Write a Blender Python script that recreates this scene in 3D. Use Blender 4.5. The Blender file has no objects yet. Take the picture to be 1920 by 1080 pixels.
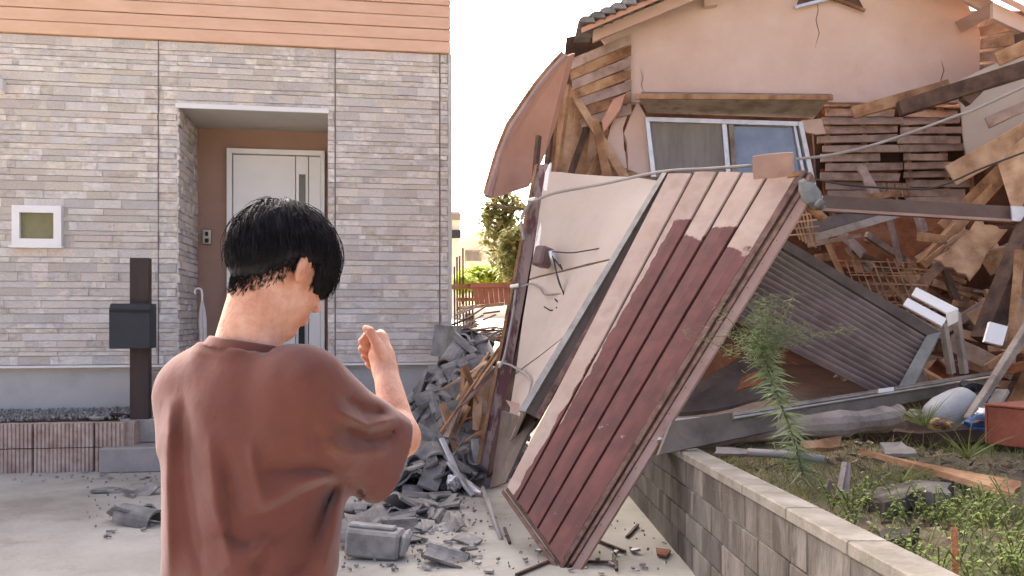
import bpy, bmesh, math, random
import numpy as np
from mathutils import Vector as V, Matrix, Euler, noise as mnoise
R = math.radians
random.seed(7); rng = np.random.default_rng(11)
scene = bpy.context.scene
C = scene.collection
# ---------------------------------------------------------------- camera
FPX, CAMH, HZ = 1663.0, 1.5, 595.0          # focal length in photo pixels, eye height, horizon row
cam = bpy.data.cameras.new('camera'); cam_ob = bpy.data.objects.new('camera', cam); C.objects.link(cam_ob)
cam.sensor_width = 36; cam.lens = 36 * FPX / 1920; cam.shift_y = (HZ - 540) / 1920
cam.clip_start = .05; cam.clip_end = 2000
cam_ob.location = (0, 0, CAMH); cam_ob.rotation_euler = (R(90), 0, 0)
scene.camera = cam_ob
# ---------------------------------------------------------------- sky, sun, exposure
SUN_EL, SUN_AZ = 27, -28                    # degrees; azimuth clockwise from +Y
world = bpy.data.worlds.new('World'); scene.world = world; world.use_nodes = True
nt = world.node_tree; bg = nt.nodes['Background']
sky = nt.nodes.new('ShaderNodeTexSky'); sky.sky_type = 'NISHITA'; sky.sun_disc = False
sky.sun_elevation = R(SUN_EL); sky.sun_rotation = R(SUN_AZ)
sky.air_density = .18; sky.dust_density = 8.0; sky.ozone_density = .35; sky.altitude = 0
nt.links.new(sky.outputs[0], bg.inputs[0]); bg.inputs[1].default_value = .15
sl = bpy.data.lights.new('sun', 'SUN'); sl.energy = .55; sl.angle = R(50); sl.color = (1, .93, .85)
so = bpy.data.objects.new('sun', sl); C.objects.link(so)
sd = V((math.sin(R(SUN_AZ)) * math.cos(R(SUN_EL)), math.cos(R(SUN_AZ)) * math.cos(R(SUN_EL)), math.sin(R(SUN_EL))))
so.rotation_euler = (-sd).to_track_quat('-Z', 'Y').to_euler(); so.location = (0, 0, 12)
vs = scene.view_settings
vs.view_transform = 'Standard'; vs.look = 'None'; vs.gamma = 1; vs.use_curve_mapping = False
vs.exposure = 3.2
scene.cycles.max_bounces = 6; scene.cycles.use_denoising = True
# ---------------------------------------------------------------- helpers
def P(px, py, d):                            # a photo point at a chosen real distance
    return V(((px - 960) / FPX * d, d, CAMH - (py - HZ) / FPX * d))
def Gd(px, py, z=0.0):                       # a photo point standing on a level surface
    return P(px, py, FPX * (CAMH - z) / (py - HZ))
def lin(c): c /= 255.0; return c / 12.92 if c <= .04045 else ((c + .055) / 1.055) ** 2.4
def S(r, g, b, k=.9): return (lin(r) * k, lin(g) * k, lin(b) * k, 1)
class MB:
    def __init__(s): s.v = []; s.f = []; s.uv = None
    def add(s, vs, fs):
        n = len(s.v); s.v += [V(p) for p in vs]; s.f += [tuple(i + n for i in q) for q in fs]; return s
    def hexa(s, p):                          # eight corners: 0-3 front ring, 4-7 back ring
        return s.add(p, [(0,1,2,3), (7,6,5,4), (0,4,5,1), (1,5,6,2), (2,6,7,3), (3,7,4,0)])
    def box(s, c, sz, rot=None):
        x, y, z = sz[0]/2, sz[1]/2, sz[2]/2; c = V(c)
        q = [V(t) for t in ((-x,-y,-z),(x,-y,-z),(x,-y,z),(-x,-y,z),(-x,y,-z),(x,y,-z),(x,y,z),(-x,y,z))]
        if rot is not None: q = [rot @ t for t in q]
        return s.hexa([c + t for t in q])
    def bar(s, a, b, w, h=None, up=(0,0,1), t=1.0, jit=0, n=1):   # straight timber from a to b
        a, b = V(a), V(b); h = h or w; d = (b - a).normalized()
        sx = d.cross(V(up)); sx = sx.normalized() if sx.length > 1e-4 else V((1,0,0)); sz = sx.cross(d)
        rings = []
        for i in range(n + 1):
            k = i / n; c = a.lerp(b, k); m = 1 + (t - 1) * k
            rings.append([c + sx*(w*m/2*q[0] + random.uniform(-jit, jit)) + sz*(h*m/2*q[1] + random.uniform(-jit, jit)) for q in ((-1,-1),(1,-1),(1,1),(-1,1))])
        return s.loft(rings)
    def loft(s, rings, cap=True, close=True):
        n = len(rings[0]); vs = [p for r in rings for p in r]; fs = []
        for i in range(len(rings) - 1):
            for j in range(n if close else n - 1):
                k = (j + 1) % n; fs.append((i*n+j, i*n+k, (i+1)*n+k, (i+1)*n+j))
        if cap and close: fs += [tuple(range(n))[::-1], tuple(range((len(rings)-1)*n, len(rings)*n))]
        return s.add(vs, fs)
    def tube(s, pts, r, n=6, cap=True):
        pts = [V(p) for p in pts]; rings = []; up = V((.13, .21, 1)).normalized()
        for i, p in enumerate(pts):
            d = (pts[min(i+1, len(pts)-1)] - pts[max(i-1, 0)]).normalized()
            x = d.cross(up); x = x.normalized() if x.length > 1e-3 else V((1,0,0)); y = x.cross(d)
            rr = r[i] if isinstance(r, (list, tuple)) else r
            rings.append([p + (x*math.cos(2*math.pi*k/n) + y*math.sin(2*math.pi*k/n)) * rr for k in range(n)])
        return s.loft(rings, cap)
    def slab(s, q, th, n=(1, 1), jit=0, edge=0):  # quad a(tl) b(tr) c(br) d(bl) seen from the front, th thick behind it
        a, b, c, d = [V(p) for p in q]; nx, ny = n
        nor = (b - a).cross(d - a).normalized()
        if nor.dot(a - V((0, 0, CAMH))) < 0: nor = -nor
        g = []
        for L in (0, 1):
            for j in range(ny + 1):
                for i in range(nx + 1):
                    u, v = i/nx, j/ny
                    p = a.lerp(b, u).lerp(d.lerp(c, u), v) + nor * th * L
                    w = mnoise.noise(p * 2.3 + V((3, 1, 7))) * jit
                    p = p + nor * w
                    if edge and (i in (0, nx) or j in (0, ny)):
                        ax = (b - a).normalized() * (1 if i == 0 else -1 if i == nx else 0) + (d - a).normalized() * (1 if j == 0 else -1 if j == ny else 0)
                        p = p + ax * random.Random(int(i*131 + j*17 + (a.x+b.z)*1000)).uniform(-.3, 1) * edge
                    g.append(p)
        m = (nx+1)*(ny+1); I = lambda L, i, j: L*m + j*(nx+1) + i; fs = []
        for j in range(ny):
            for i in range(nx):
                fs.append((I(0,i,j), I(0,i,j+1), I(0,i+1,j+1), I(0,i+1,j)))
                fs.append((I(1,i,j), I(1,i+1,j), I(1,i+1,j+1), I(1,i,j+1)))
        for i in range(nx):
            fs.append((I(0,i,0), I(0,i+1,0), I(1,i+1,0), I(1,i,0))); fs.append((I(0,i+1,ny), I(0,i,ny), I(1,i,ny), I(1,i+1,ny)))
        for j in range(ny):
            fs.append((I(0,0,j+1), I(0,0,j), I(1,0,j), I(1,0,j+1))); fs.append((I(0,nx,j), I(0,nx,j+1), I(1,nx,j+1), I(1,nx,j)))
        return s.add(g, fs)
    def poly(s, pts, th):                    # a flat outline given thickness away from the camera
        pts = [V(p) for p in pts]; nor = V((0,0,0)); c = sum(pts, V((0,0,0))) / len(pts)
        for i in range(len(pts)): nor += (pts[i] - c).cross(pts[(i+1) % len(pts)] - c)
        nor.normalize()
        if nor.dot(c - V((0, 0, CAMH))) < 0: nor = -nor
        n = len(pts)
        return s.add(pts + [p + nor*th for p in pts], [tuple(range(n)), tuple(range(2*n-1, n-1, -1))] + [(i, i+n, (i+1) % n + n, (i+1) % n) for i in range(n)])
    def build(s, name, mat, parent=None, smooth=False, bevel=0, local=False, fix=True):
        c = sum(s.v, V((0,0,0))) / len(s.v)
        me = bpy.data.meshes.new(name); me.from_pydata([p - c for p in s.v], [], s.f)
        if fix or bevel:
            bm = bmesh.new(); bm.from_mesh(me)
            if bevel: bmesh.ops.bevel(bm, geom=list(bm.edges), offset=bevel, segments=1, affect='EDGES', clamp_overlap=True)
            bmesh.ops.recalc_face_normals(bm, faces=bm.faces); bm.to_mesh(me); bm.free()
        if smooth: me.polygons.foreach_set('use_smooth', [True] * len(me.polygons))
        o = bpy.data.objects.new(name, me); C.objects.link(o)
        if mat: me.materials.append(mat)
        put(o, c, parent, local); return o
MW = {}                                      # world matrices of things and parts
def put(o, c, parent, local=False):
    if parent is not None:
        o.parent = parent
        if not local: c = MW[parent.name].inverted() @ V(c)
    o.location = c
    M = Matrix.LocRotScale(V(c), o.rotation_euler, o.scale)
    if parent is not None and not local: o.rotation_euler = MW[parent.name].to_3x3().inverted().to_euler(); M = Matrix.LocRotScale(V(c), o.rotation_euler, None)
    MW[o.name] = (MW[parent.name] @ M) if parent is not None else M
def tag(o, label=None, cat=None, group=None, kind=None):
    if label: o['label'] = label
    if cat: o['category'] = cat; o['kind'] = 'thing'
    if group: o['group'] = group
    if kind: o['kind'] = kind
    return o
def thing(name, label, cat, loc=(0,0,0), rz=0, group=None):
    o = bpy.data.objects.new(name, None); C.objects.link(o); o.empty_display_size = .1
    o.location = loc; o.rotation_euler = (0, 0, rz)
    MW[o.name] = Matrix.LocRotScale(V(loc), Euler((0,0,rz)), None)
    return tag(o, label, cat, group)
def spline(pts, n=8):                        # Catmull-Rom through the points
    p = [V(q) for q in pts]; p = [p[0]*2 - p[1]] + p + [p[-1]*2 - p[-2]]; out = []
    for i in range(1, len(p) - 2):
        for k in range(n):
            t = k / n
            out.append(.5*((2*p[i]) + (p[i+1]-p[i-1])*t + (2*p[i-1]-5*p[i]+4*p[i+1]-p[i+2])*t*t + (3*p[i]-p[i-1]-3*p[i+1]+p[i+2])*t**3))
    return out + [p[-2]]
# ---------------------------------------------------------------- materials
def mk(name, cols, scale=4, detail=6, rough=.8, bump=.15, bscale=40, rand=.12, stretch=(1,1,1), dirt=None, metal=0, spec=.3, wave=None, attr=None, hue=.0, sheen=0, pos=(.35, .65), trans=0):
    m = bpy.data.materials.new(name); m.use_nodes = True; n = m.node_tree.nodes; L = m.node_tree.links
    b = n['Principled BSDF']; b.inputs['Roughness'].default_value = rough; b.inputs['Metallic'].default_value = metal
    b.inputs['Specular IOR Level'].default_value = spec
    if sheen: b.inputs['Sheen Weight'].default_value = sheen
    tc = n.new('ShaderNodeTexCoord'); oi = n.new('ShaderNodeObjectInfo')
    mp = n.new('ShaderNodeMapping'); mp.inputs['Scale'].default_value = stretch
    ad = n.new('ShaderNodeVectorMath'); ad.operation = 'ADD'
    mu = n.new('ShaderNodeMath'); mu.operation = 'MULTIPLY'; mu.inputs[1].default_value = 57.0
    L.new(oi.outputs['Random'], mu.inputs[0]); L.new(tc.outputs['Object'], ad.inputs[0]); L.new(mu.outputs[0], ad.inputs[1]); L.new(ad.outputs[0], mp.inputs[0])
    nz = n.new('ShaderNodeTexNoise'); nz.inputs['Scale'].default_value = scale; nz.inputs['Detail'].default_value = detail; nz.inputs['Roughness'].default_value = .62
    L.new(mp.outputs[0], nz.inputs['Vector'])
    cr = n.new('ShaderNodeValToRGB'); e = cr.color_ramp.elements
    for i, c in enumerate(cols):
        q = pos[0] + (pos[1]-pos[0]) * i / max(1, len(cols)-1)
        if i < 2: e[i].position = q; e[i].color = c
        else: x = e.new(q); x.color = c
    if len(cols) == 1: e[1].color = cols[0]
    L.new(nz.outputs['Fac'], cr.inputs[0]); col = cr.outputs[0]
    def mix(fac, a, bb, mode='MIX'):
        x = n.new('ShaderNodeMix'); x.data_type = 'RGBA'; x.blend_type = mode
        for so_, v in ((x.inputs[0], fac), (x.inputs[6], a), (x.inputs[7], bb)):
            if hasattr(v, 'links'): L.new(v, so_)
            else: so_.default_value = v
        return x.outputs[2]
    if dirt:                                 # (colour, scale, threshold, amount)
        n2 = n.new('ShaderNodeTexNoise'); n2.inputs['Scale'].default_value = dirt[1]; n2.inputs['Detail'].default_value = 7; n2.inputs['Roughness'].default_value = .7
        L.new(mp.outputs[0], n2.inputs['Vector'])
        mr = n.new('ShaderNodeMapRange'); mr.inputs[1].default_value = dirt[2]; mr.inputs[2].default_value = dirt[2] + (dirt[4] if len(dirt) > 4 else .12); mr.inputs[4].default_value = dirt[3]
        L.new(n2.outputs['Fac'], mr.inputs[0]); col = mix(mr.outputs[0], col, dirt[0])
    if wave:                                 # grain lines (scale, distortion, strength)
        w = n.new('ShaderNodeTexWave'); w.inputs['Scale'].default_value = wave[0]; w.inputs['Distortion'].default_value = wave[1]; w.inputs['Detail'].default_value = 3
        L.new(mp.outputs[0], w.inputs['Vector']); col = mix(wave[2], col, w.outputs['Color'], 'SOFT_LIGHT')
    if rand or hue:
        if attr:
            at = n.new('ShaderNodeAttribute'); at.attribute_name = attr; rnd = at.outputs['Fac']
        else: rnd = oi.outputs['Random']
        hs = n.new('ShaderNodeHueSaturation')
        mr = n.new('ShaderNodeMapRange'); mr.inputs[3].default_value = 1 - rand; mr.inputs[4].default_value = 1 + rand; L.new(rnd, mr.inputs[0]); L.new(mr.outputs[0], hs.inputs['Value'])
        if hue:
            wn = n.new('ShaderNodeTexWhiteNoise'); wn.noise_dimensions = '1D'; L.new(rnd, wn.inputs['W'])
            m2 = n.new('ShaderNodeMapRange'); m2.inputs[3].default_value = .5 - hue; m2.inputs[4].default_value = .5 + hue; L.new(wn.outputs['Value'], m2.inputs[0]); L.new(m2.outputs[0], hs.inputs['Hue'])
            m3 = n.new('ShaderNodeMapRange'); m3.inputs[3].default_value = .4; m3.inputs[4].default_value = 1.5; L.new(wn.outputs['Color'], m3.inputs[0]); L.new(m3.outputs[0], hs.inputs['Saturation'])
        L.new(col, hs.inputs['Color']); col = hs.outputs[0]
    L.new(col, b.inputs['Base Color'])
    if bump:
        n3 = n.new('ShaderNodeTexNoise'); n3.inputs['Scale'].default_value = bscale; n3.inputs['Detail'].default_value = 5
        L.new(mp.outputs[0], n3.inputs['Vector'])
        bp = n.new('ShaderNodeBump'); bp.inputs['Strength'].default_value = bump; bp.inputs['Distance'].default_value = .02
        L.new(n3.outputs['Fac'], bp.inputs['Height']); L.new(bp.outputs[0], b.inputs['Normal'])
    if trans:
        tb = n.new('ShaderNodeBsdfTranslucent'); L.new(col, tb.inputs[0]); ms = n.new('ShaderNodeMixShader'); ms.inputs[0].default_value = trans
        L.new(b.outputs[0], ms.inputs[1]); L.new(tb.outputs[0], ms.inputs[2]); L.new(ms.outputs[0], n['Material Output'].inputs[0])
    return m
def glassy(name, col, rough=.08, bump=0, bscale=60):
    return mk(name, [col, tuple(c*.7 for c in col[:3]) + (1,)], 6, rough=rough, bump=bump, bscale=bscale, rand=0, spec=.9)
M = {}
M['concrete'] = mk('concrete_yard', [S(150,144,132), S(172,167,155), S(188,183,171)], .9, 9, .9, .25, 30, 0, dirt=(S(128,121,106), 2.2, .56, .75, .18))
M['soil'] = mk('soil', [S(74,62,50), S(112,98,80), S(92,90,62)], 2.5, 8, .95, .7, 14, 0, dirt=(S(92,100,58), 1.3, .5, .7))
M['farground'] = mk('far_ground', [S(150,140,115), S(170,160,130)], .3, 6, .95, .2, 10, 0)
M['stone'] = mk('ledger_stone', [S(186,176,165), S(212,203,193), S(230,223,213)], 11, 8, .85, .35, 45, .17, (1,1,1.8), hue=.016, pos=(.3, .7), dirt=(S(226,220,212), 26, .6, .7))
M['stone_a'] = mk('ledger_stone_field', [S(186,176,165), S(212,203,193), S(230,223,213)], 11, 8, .85, .35, 45, .17, (1,1,1.8), hue=.016, pos=(.3, .7), attr='tint', dirt=(S(226,220,212), 26, .6, .7))
M['joint'] = mk('stone_backing', [S(196,186,173), S(206,196,183)], 5, rand=0)
M['seam'] = mk('sealant', [S(122,112,107)], 5, rough=.6, rand=0, bump=0)
M['salmon'] = mk('salmon_siding', [S(218,178,149), S(226,188,161)], 3, 4, .7, .08, 90, .03, (1,1,3))
M['brownwall'] = mk('brown_siding', [S(164,132,114), S(170,139,121)], 3, 4, .75, .08, 90, .02)
M['white'] = mk('white_paint', [S(242,239,233), S(248,245,240)], 3, 4, .45, .03, 60, .02)
M['soffit'] = mk('porch_soffit', [S(196,192,184), S(204,200,192)], 3, 4, .7, .05, 60, .0)
M['foundation'] = mk('foundation_render', [S(190,186,180), S(204,200,194)], 1.4, 8, .9, .15, 60, 0, dirt=(S(172,168,160), 1.2, .55, .5))
M['flash'] = mk('flashing', [S(235,232,228)], 3, rough=.35, bump=0, rand=0, spec=.6)
M['ribblock'] = mk('ribbed_block', [S(168,142,126), S(190,166,150), S(204,184,170)], 8, 8, .9, .4, 60, .06, dirt=(S(112,92,80), 3.0, .6, .55))
M['kerb'] = mk('step_concrete', [S(158,149,140), S(176,168,160)], 4, 8, .9, .3, 60, .04, dirt=(S(125,116,108), 4, .58, .5))
M['gravel'] = mk('gravel', [S(120,114,108), S(150,145,138), S(172,168,160)], 30, 4, .95, .3, 90, .25, attr='tint')
M['darkbrown'] = mk('dark_brown_post', [S(62,48,44), S(74,58,53)], 3, 5, .55, .06, 60, .02, (3,3,.5))
M['charcoal'] = mk('charcoal_metal', [S(48,49,54), S(56,57,62)], 3, 5, .5, .05, 90, .02)
M['black'] = mk('black_plastic', [S(26,26,28)], 3, rough=.5, bump=0, rand=0)
M['steel'] = mk('dull_steel', [S(160,152,140), S(190,182,170)], 10, rough=.35, bump=.02, rand=.05, metal=.7)
M['alu'] = mk('aluminium', [S(200,198,196), S(222,220,218)], 8, rough=.35, bump=.05, rand=.05, metal=.6, dirt=(S(140,135,128), 9, .58, .6))
M['glass_frost'] = glassy('frosted_glass', S(150,142,96), .35, .6, 220)
M['glass_slit'] = glassy('slit_glass', S(92,90,62), .2, .3, 120)
# ================================================================ ground
def sheet(name, x0, x1, y0, y1, z, mat, n=2):
    m = MB(); vs = [(x0+(x1-x0)*i/n, y0+(y1-y0)*j/n, z) for j in range(n+1) for i in range(n+1)]
    m.add(vs, [(j*(n+1)+i, j*(n+1)+i+1, (j+1)*(n+1)+i+1, (j+1)*(n+1)+i) for j in range(n) for i in range(n)])
    return tag(m.build(name, mat), kind='structure')
sheet('ground', -400, 400, -300, 900, -.02, M['farground'])
sheet('concrete_yard', -14, 1.3, -8, 11.5, 0, M['concrete'])
# ================================================================ the intact house
HRZ = math.atan(.1655)
house = thing('house', 'intact two storey house with grey ledger stone cladding and salmon upper boards', 'house', (-3.81, 9.6, 0), HRZ)
def hb(x0, x1, y0, y1, z0, z1): return MB().box(((x0+x1)/2, (y0+y1)/2, (z0+z1)/2), (x1-x0, y1-y0, z1-z0))
def hpart(name, mat, x0, x1, y0, y1, z0, z1, bevel=0, parent=None):
    p = parent or house
    m = hb(x0, x1, y0, y1, z0, z1)
    if p is not house: m.v = [q - p.location for q in m.v]
    return m.build(name, mat, p, bevel=bevel, local=True)
XL, XR, ZB, ZT = -5.0, 3.13, .99, 4.5       # facade extents
RX0, RX1, RZT, RD = .175, 1.78, 3.82, 1.1     # porch recess
hpart('wall', M['joint'], XL, RX0, .03, 6.5, .93, ZT)
hpart('wall', M['joint'], RX1, XR, .03, 6.5, .93, ZT)
hpart('wall', M['joint'], RX0, RX1, .03, 6.5, RZT, ZT)
hpart('wall', M['brownwall'], RX0, RX1, RD, 6.5, .93, RZT)
hpart('porch_soffit', M['soffit'], RX0+.003, RX1-.003, .0, RD-.003, RZT-.035, RZT-.002)
hpart('soffit_trim', M['flash'], RX0-.01, RX1+.01, -.035, -.002, RZT-.05, RZT+.0)
hpart('foundation', M['foundation'], XL+.02, XR-.02, .05, 6.4, 0, .93)
hpart('flashing', M['flash'], XL-.02, RX0+.005, -.045, .025, .965, .988)
hpart('flashing', M['flash'], RX1-.005, XR+.03, -.045, .025, .965, .988)
hpart('porch_floor', M['kerb'], RX0-.25, RX1+.1, -.35, RD, .72, .925, .008)
# upper storey boards
z = ZT; k = 0
while z < 6.6:
    hpart('siding_board', M['salmon'], XL-.03, XR+.02, -.03 + .006*(k % 2), .06, z+.004, z+.132, .006)
    z += .136; k += 1
hpart('upper_wall', M['salmon'], XL-.02, XR+.012, .062, 6.5, ZT+.003, 6.65)
for i in range(16):
    hpart('side_board', M['stone'], XR+.001, XR+.014, .03, 6.4, ZB+.02+i*.218, ZB+.23+i*.218)
hpart('corner_trim', M['soffit'], XR-.004, XR+.035, -.02, .05, .99, ZT)
rf = hpart('roof', M['charcoal'], XL-.4, XR+.4, -.45, 7, 6.66, 6.85)
# ledger stones: random courses, each stone its own piece
protos = []
for i in range(14):
    w, h = 1.0, 1.0; m = MB(); nx = 3; r_ = random.Random(i)
    top = [V((-.5+q/nx, 0, .5 - (0 if q in (0, nx) else r_.uniform(0, .05)))) for q in range(nx+1)]
    bot = [V((-.5+q/nx, 0, -.5 + (0 if q in (0, nx) else r_.uniform(0, .05)))) for q in range(nx+1)]
    fr = [[V((a.x*1.0, -1 + r_.uniform(-.35, .25), a.z*.93)) for a in row] for row in (top, bot)]
    vs = top + bot + fr[0] + fr[1]; n = nx+1; fs = []
    for q in range(nx):
        fs += [(2*n+q, 3*n+q, 3*n+q+1, 2*n+q+1), (q, 2*n+q, 2*n+q+1, q+1), (3*n+q, n+q, n+q+1, 3*n+q+1)]
    fs += [(0, n, 3*n, 2*n), (nx, 2*n+nx, 3*n+nx, n+nx)]
    me = bpy.data.meshes.new('stone'); me.from_pydata(vs, [], fs)
    bm = bmesh.new(); bm.from_mesh(me); bmesh.ops.recalc_face_normals(bm, faces=bm.faces)
    for fc in bm.faces:
        pass
    bm.to_mesh(me); bm.free(); me.materials.append(M['stone']); protos.append(me)
stones = []                                  # (centre, size, rotation, seen)
def courses(regions, s0, s1, put_fn):
    r_ = random.Random(5); z = ZB
    while z < ZT - .02:
        h = min(r_.choice([.045, .058, .07, .085, .1]), ZT - z)
        if ZT - z - h < .04: h = ZT - z
        x = s0 - r_.uniform(0, .2)
        while x < s1:
            w = r_.choice([.08, .12, .16, .21, .26, .34]) * r_.uniform(.85, 1.15)
            for (a0, a1, b0, b1) in regions:
                xa, xb = max(x, a0), min(x + w, a1)
                za, zb = max(z, b0), min(z + h, b1)
                if xb - xa > .025 and zb - za > .02: put_fn((xa+xb)/2, (za+zb)/2, xb-xa+.0005, zb-za-.003, r_)
            x += w
        z += h
SEAMS = [-.02, 1.86, 3.03]
def reg(x0, x1, z0, z1):                     # split a field at the vertical panel seams
    xs = [x0] + [s for s in SEAMS if x0 < s < x1] + [x1]
    return [(a + (.008 if a in SEAMS else 0), b - (.008 if b in SEAMS else 0), z0, z1) for a, b in zip(xs, xs[1:])]
front = reg(XL, RX0, ZB, ZT) + reg(RX0, RX1, RZT+.002, ZT) + reg(RX1, XR, ZB, ZT)
WIN = (-1.47, -.985, 2.255, 2.68)           # small window hole
courses(front, XL, XR, lambda cx, cz, w, h, r_: stones.append((V((cx, .03, cz)), w, h, 0, r_.choice([.010, .013, .016, .019]))) if not (WIN[0]+.02 < cx < WIN[1]-.02 and WIN[2]+.02 < cz < WIN[3]-.02) else None)
courses([(0, RD-.01, ZB, RZT-.04)], 0, RD, lambda cx, cz, w, h, r_: stones.append((V((RX0+.0, cx+.0, cz)), w, h, 1, r_.choice([.012, .018, .024]))))
vis = [s for s in stones if s[0].x > -1.75]; hid = [s for s in stones if s[0].x <= -1.75]
def showing(s):                              # the man and his raised arm hide some of the wall
    return s[1] * s[2]
vis.sort(key=showing, reverse=True)
for c, w, h, side, dep in vis[:300]:
    o = bpy.data.objects.new('stone', random.choice(protos)); C.objects.link(o)
    o.parent = house; o.location = c; o.scale = (w, dep, h)
    if side: o.rotation_euler = (0, 0, R(90))
    if random.random() < .5 and not side: o.scale.x *= -1 if False else 1
m = MB(); tint = []
for c, w, h, side, dep in vis[300:] + hid:
    me = random.choice(protos); t = random.random(); n0 = len(m.v)
    rot = Matrix.Rotation(R(90), 3, 'Z') if side else Matrix.Identity(3)
    m.add([c + rot @ V((q.co.x*w, q.co.y*dep, q.co.z*h)) for q in me.vertices], [tuple(p.vertices) for p in me.polygons])
    tint += [t] * (len(m.v) - n0)
o = m.build('small_stones', M['stone_a'], house, local=True); tag(o, kind='stuff')
o.data.attributes.new('tint', 'FLOAT', 'POINT').data.foreach_set('value', tint)
for s_ in SEAMS:
    z1 = ZT; z0 = ZB
    hpart('panel_seam', M['seam'], s_-.006, s_+.006, .012, .028, z0, z1)
# small window with frosted pane
x0, x1, z0, z1 = WIN
win = hpart('window', M['glass_frost'], x0+.07, x1-.07, -.005, .02, z0+.07, z1-.07)
m = MB()
for a in ((x0, x1, z1-.075, z1), (x0, x1, z0, z0+.075), (x0, x0+.075, z0+.075, z1-.075), (x1-.075, x1, z0+.075, z1-.075)):
    m.box(((a[0]+a[1])/2, -.012, (a[2]+a[3])/2), (a[1]-a[0], .085, a[3]-a[2]))
m.v = [q - win.location for q in m.v]; m.build('window_frame', M['white'], win, local=True)
m = MB().box(((x0+x1)/2, -.05, z0-.012), (x1-x0+.04, .08, .022)); m.v = [q - win.location for q in m.v]; m.build('sill', M['white'], win, local=True)
# vent cowl at the photo's left edge
m = MB(); r_ = []
for yy, s_ in ((.02, 1), (-.05, 1), (-.09, .8)):
    r_.append([V((-1.645 + a*.09*s_, yy, 3.94 + b*.085*s_ - (.0 if b > 0 else 0))) for a, b in ((-1,-1),(1,-1),(1,.6),(.6,1),(-.6,1),(-1,.6))])
m.loft(r_).build('vent_cowl', M['white'], house, local=True)
# entrance door in the recess
DX0, DX1, DZ0, DZ1 = .545, 1.70, .93, 3.54
def dp(name, mat, x0, x1, y0, y1, z0, z1, parent, bevel=.003): return hpart(name, mat, x0, x1, y0, y1, z0, z1, bevel, parent)
door = hpart('door', M['white'], DX0+.07, DX0+.80, RD-.05, RD-.002, DZ0+.03, DZ1-.07, .003)
for a in ((DX0, DX0+.06, DZ0, DZ1), (DX1-.05, DX1, DZ0, DZ1), (DX0+.06, DX1-.05, DZ1-.06, DZ1)):
    dp('door_frame', M['white'], a[0], a[1], RD-.1, RD-.001, a[2], a[3], door)
dp('door_panel', M['white'], DX0+.81, DX0+.955, RD-.058, RD-.002, DZ0+.03, DZ1-.07, door)
dp('sidelight_panel', M['white'], DX0+.965, DX1-.055, RD-.052, RD-.002, DZ0+.03, DZ1-.07, door)
dp('glass_slit', M['glass_slit'], DX0+.845, DX0+.925, RD-.064, RD-.05, 2.0, 3.25, door, 0)
dp('handle', M['black'], DX0+.845, DX0+.915, RD-.115, RD-.07, 1.12, 1.95, door, .006)
ic = hpart('intercom', M['steel'], .255, .36, RD-.05, RD-.002, 2.38, 2.56, .006)
hpart('lens', M['black'], .29, .325, RD-.058, RD-.045, 2.48, 2.53, 0, ic)
hpart('button', M['black'], .285, .33, RD-.058, RD-.045, 2.4, 2.45, 0, ic)
# ---------------------------------------------------------------- planter wall, gravel, steps
HM = MW[house.name]
def hw(x, y, z): return HM @ V((x, y, z))
pl = thing('planter_wall', 'low pinkish ribbed block planter wall in front of the stone house', 'planter', tuple(hw(-1.6, -.9, 0)), HRZ)
def rib_block(L, h, d=.12):
    m = MB(); n = max(3, int(L / .036)); ring = []
    pts = []
    for i in range(n):
        x0 = -L/2 + L*i/n; w = L/n; y = -d/2 - random.uniform(0, .006)
        pts += [(x0 + w*.08, -d/2 + .012), (x0 + w*.22, y), (x0 + w*.78, y), (x0 + w*.92, -d/2 + .012)]
    pts += [(L/2, d/2), (-L/2, d/2)]
    m.loft([[V((x, y, z)) for x, y in pts] for z in (-h/2, h/2 - random.uniform(0, .006))]); return m
def rib_row(A, B, z0, h, joints):
    A, B = V(A), V(B); d = (B - A); Lt = d.length; a = math.atan2(d.y, d.x); cur = 0
    for j in joints + [Lt]:
        if j > Lt: j = Lt
        if j - cur < .08: continue
        mb = rib_block(j - cur - .012, h); c = A + d.normalized() * (cur + j) / 2
        rot = Matrix.Rotation(a, 3, 'Z'); mb.v = [rot @ p + V((c.x, c.y, z0 + h/2)) for p in mb.v]
        mb.build('ribbed_block', M['ribblock'], pl); cur = j
pf = lambda px, d: P(px, HZ, d).xy
a0 = (-7.6, 8.2); a1 = pf(238, 8.72); a2 = pf(262, 9.05)
L_ = (V(a1) - V(a0)).length
for r, (z0, h) in enumerate(((0, .235), (.24, .235))):
    js = [q for q in np.arange(.2 + .5*(0), 9, .56)]
    rib_row(a0, a1, z0, h, [float(q) for q in js]); rib_row(a1, a2, z0, h, [])
# gravel bed
m = MB(); tint = []
for i in range(5200):
    x = random.uniform(-7.0, -3.9); y = random.uniform(8.3, 9.62)
    lim = 8.3 + (x + 7.6) * .15
    if y < lim + .06: continue
    s_ = random.uniform(.012, .03); z0 = .468 + random.uniform(0, .03) + .03*(y-8.5)
    n0 = len(m.v); c = V((x, y, z0)); q = Euler((random.random()*3, random.random()*3, random.random()*3)).to_matrix()
    pts = [q @ V(t) * s_ for t in ((1,0,0),(-1,0,0),(0,.8,0),(0,-.8,0),(0,0,.6),(0,0,-.6))]
    m.add([c+p for p in pts], [(0,2,4),(2,1,4),(1,3,4),(3,0,4),(2,0,5),(1,2,5),(3,1,5),(0,3,5)]); tint += [random.random()]*6
o = m.build('gravel', M['gravel'], fix=False); tag(o, 'grey gravel filling the bed behind the ribbed planter wall', 'gravel', kind='stuff')
o.data.attributes.new('tint', 'FLOAT', 'POINT').data.foreach_set('value', tint)
m = MB().add([(-7.6, 8.25, .455), (-4.0, 8.75, .455), (-3.7, 9.7, .47), (-7.6, 9.2, .47)], [(0,1,2,3)]); tag(m.build('planting_bed', M['soil']), kind='structure')
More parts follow.
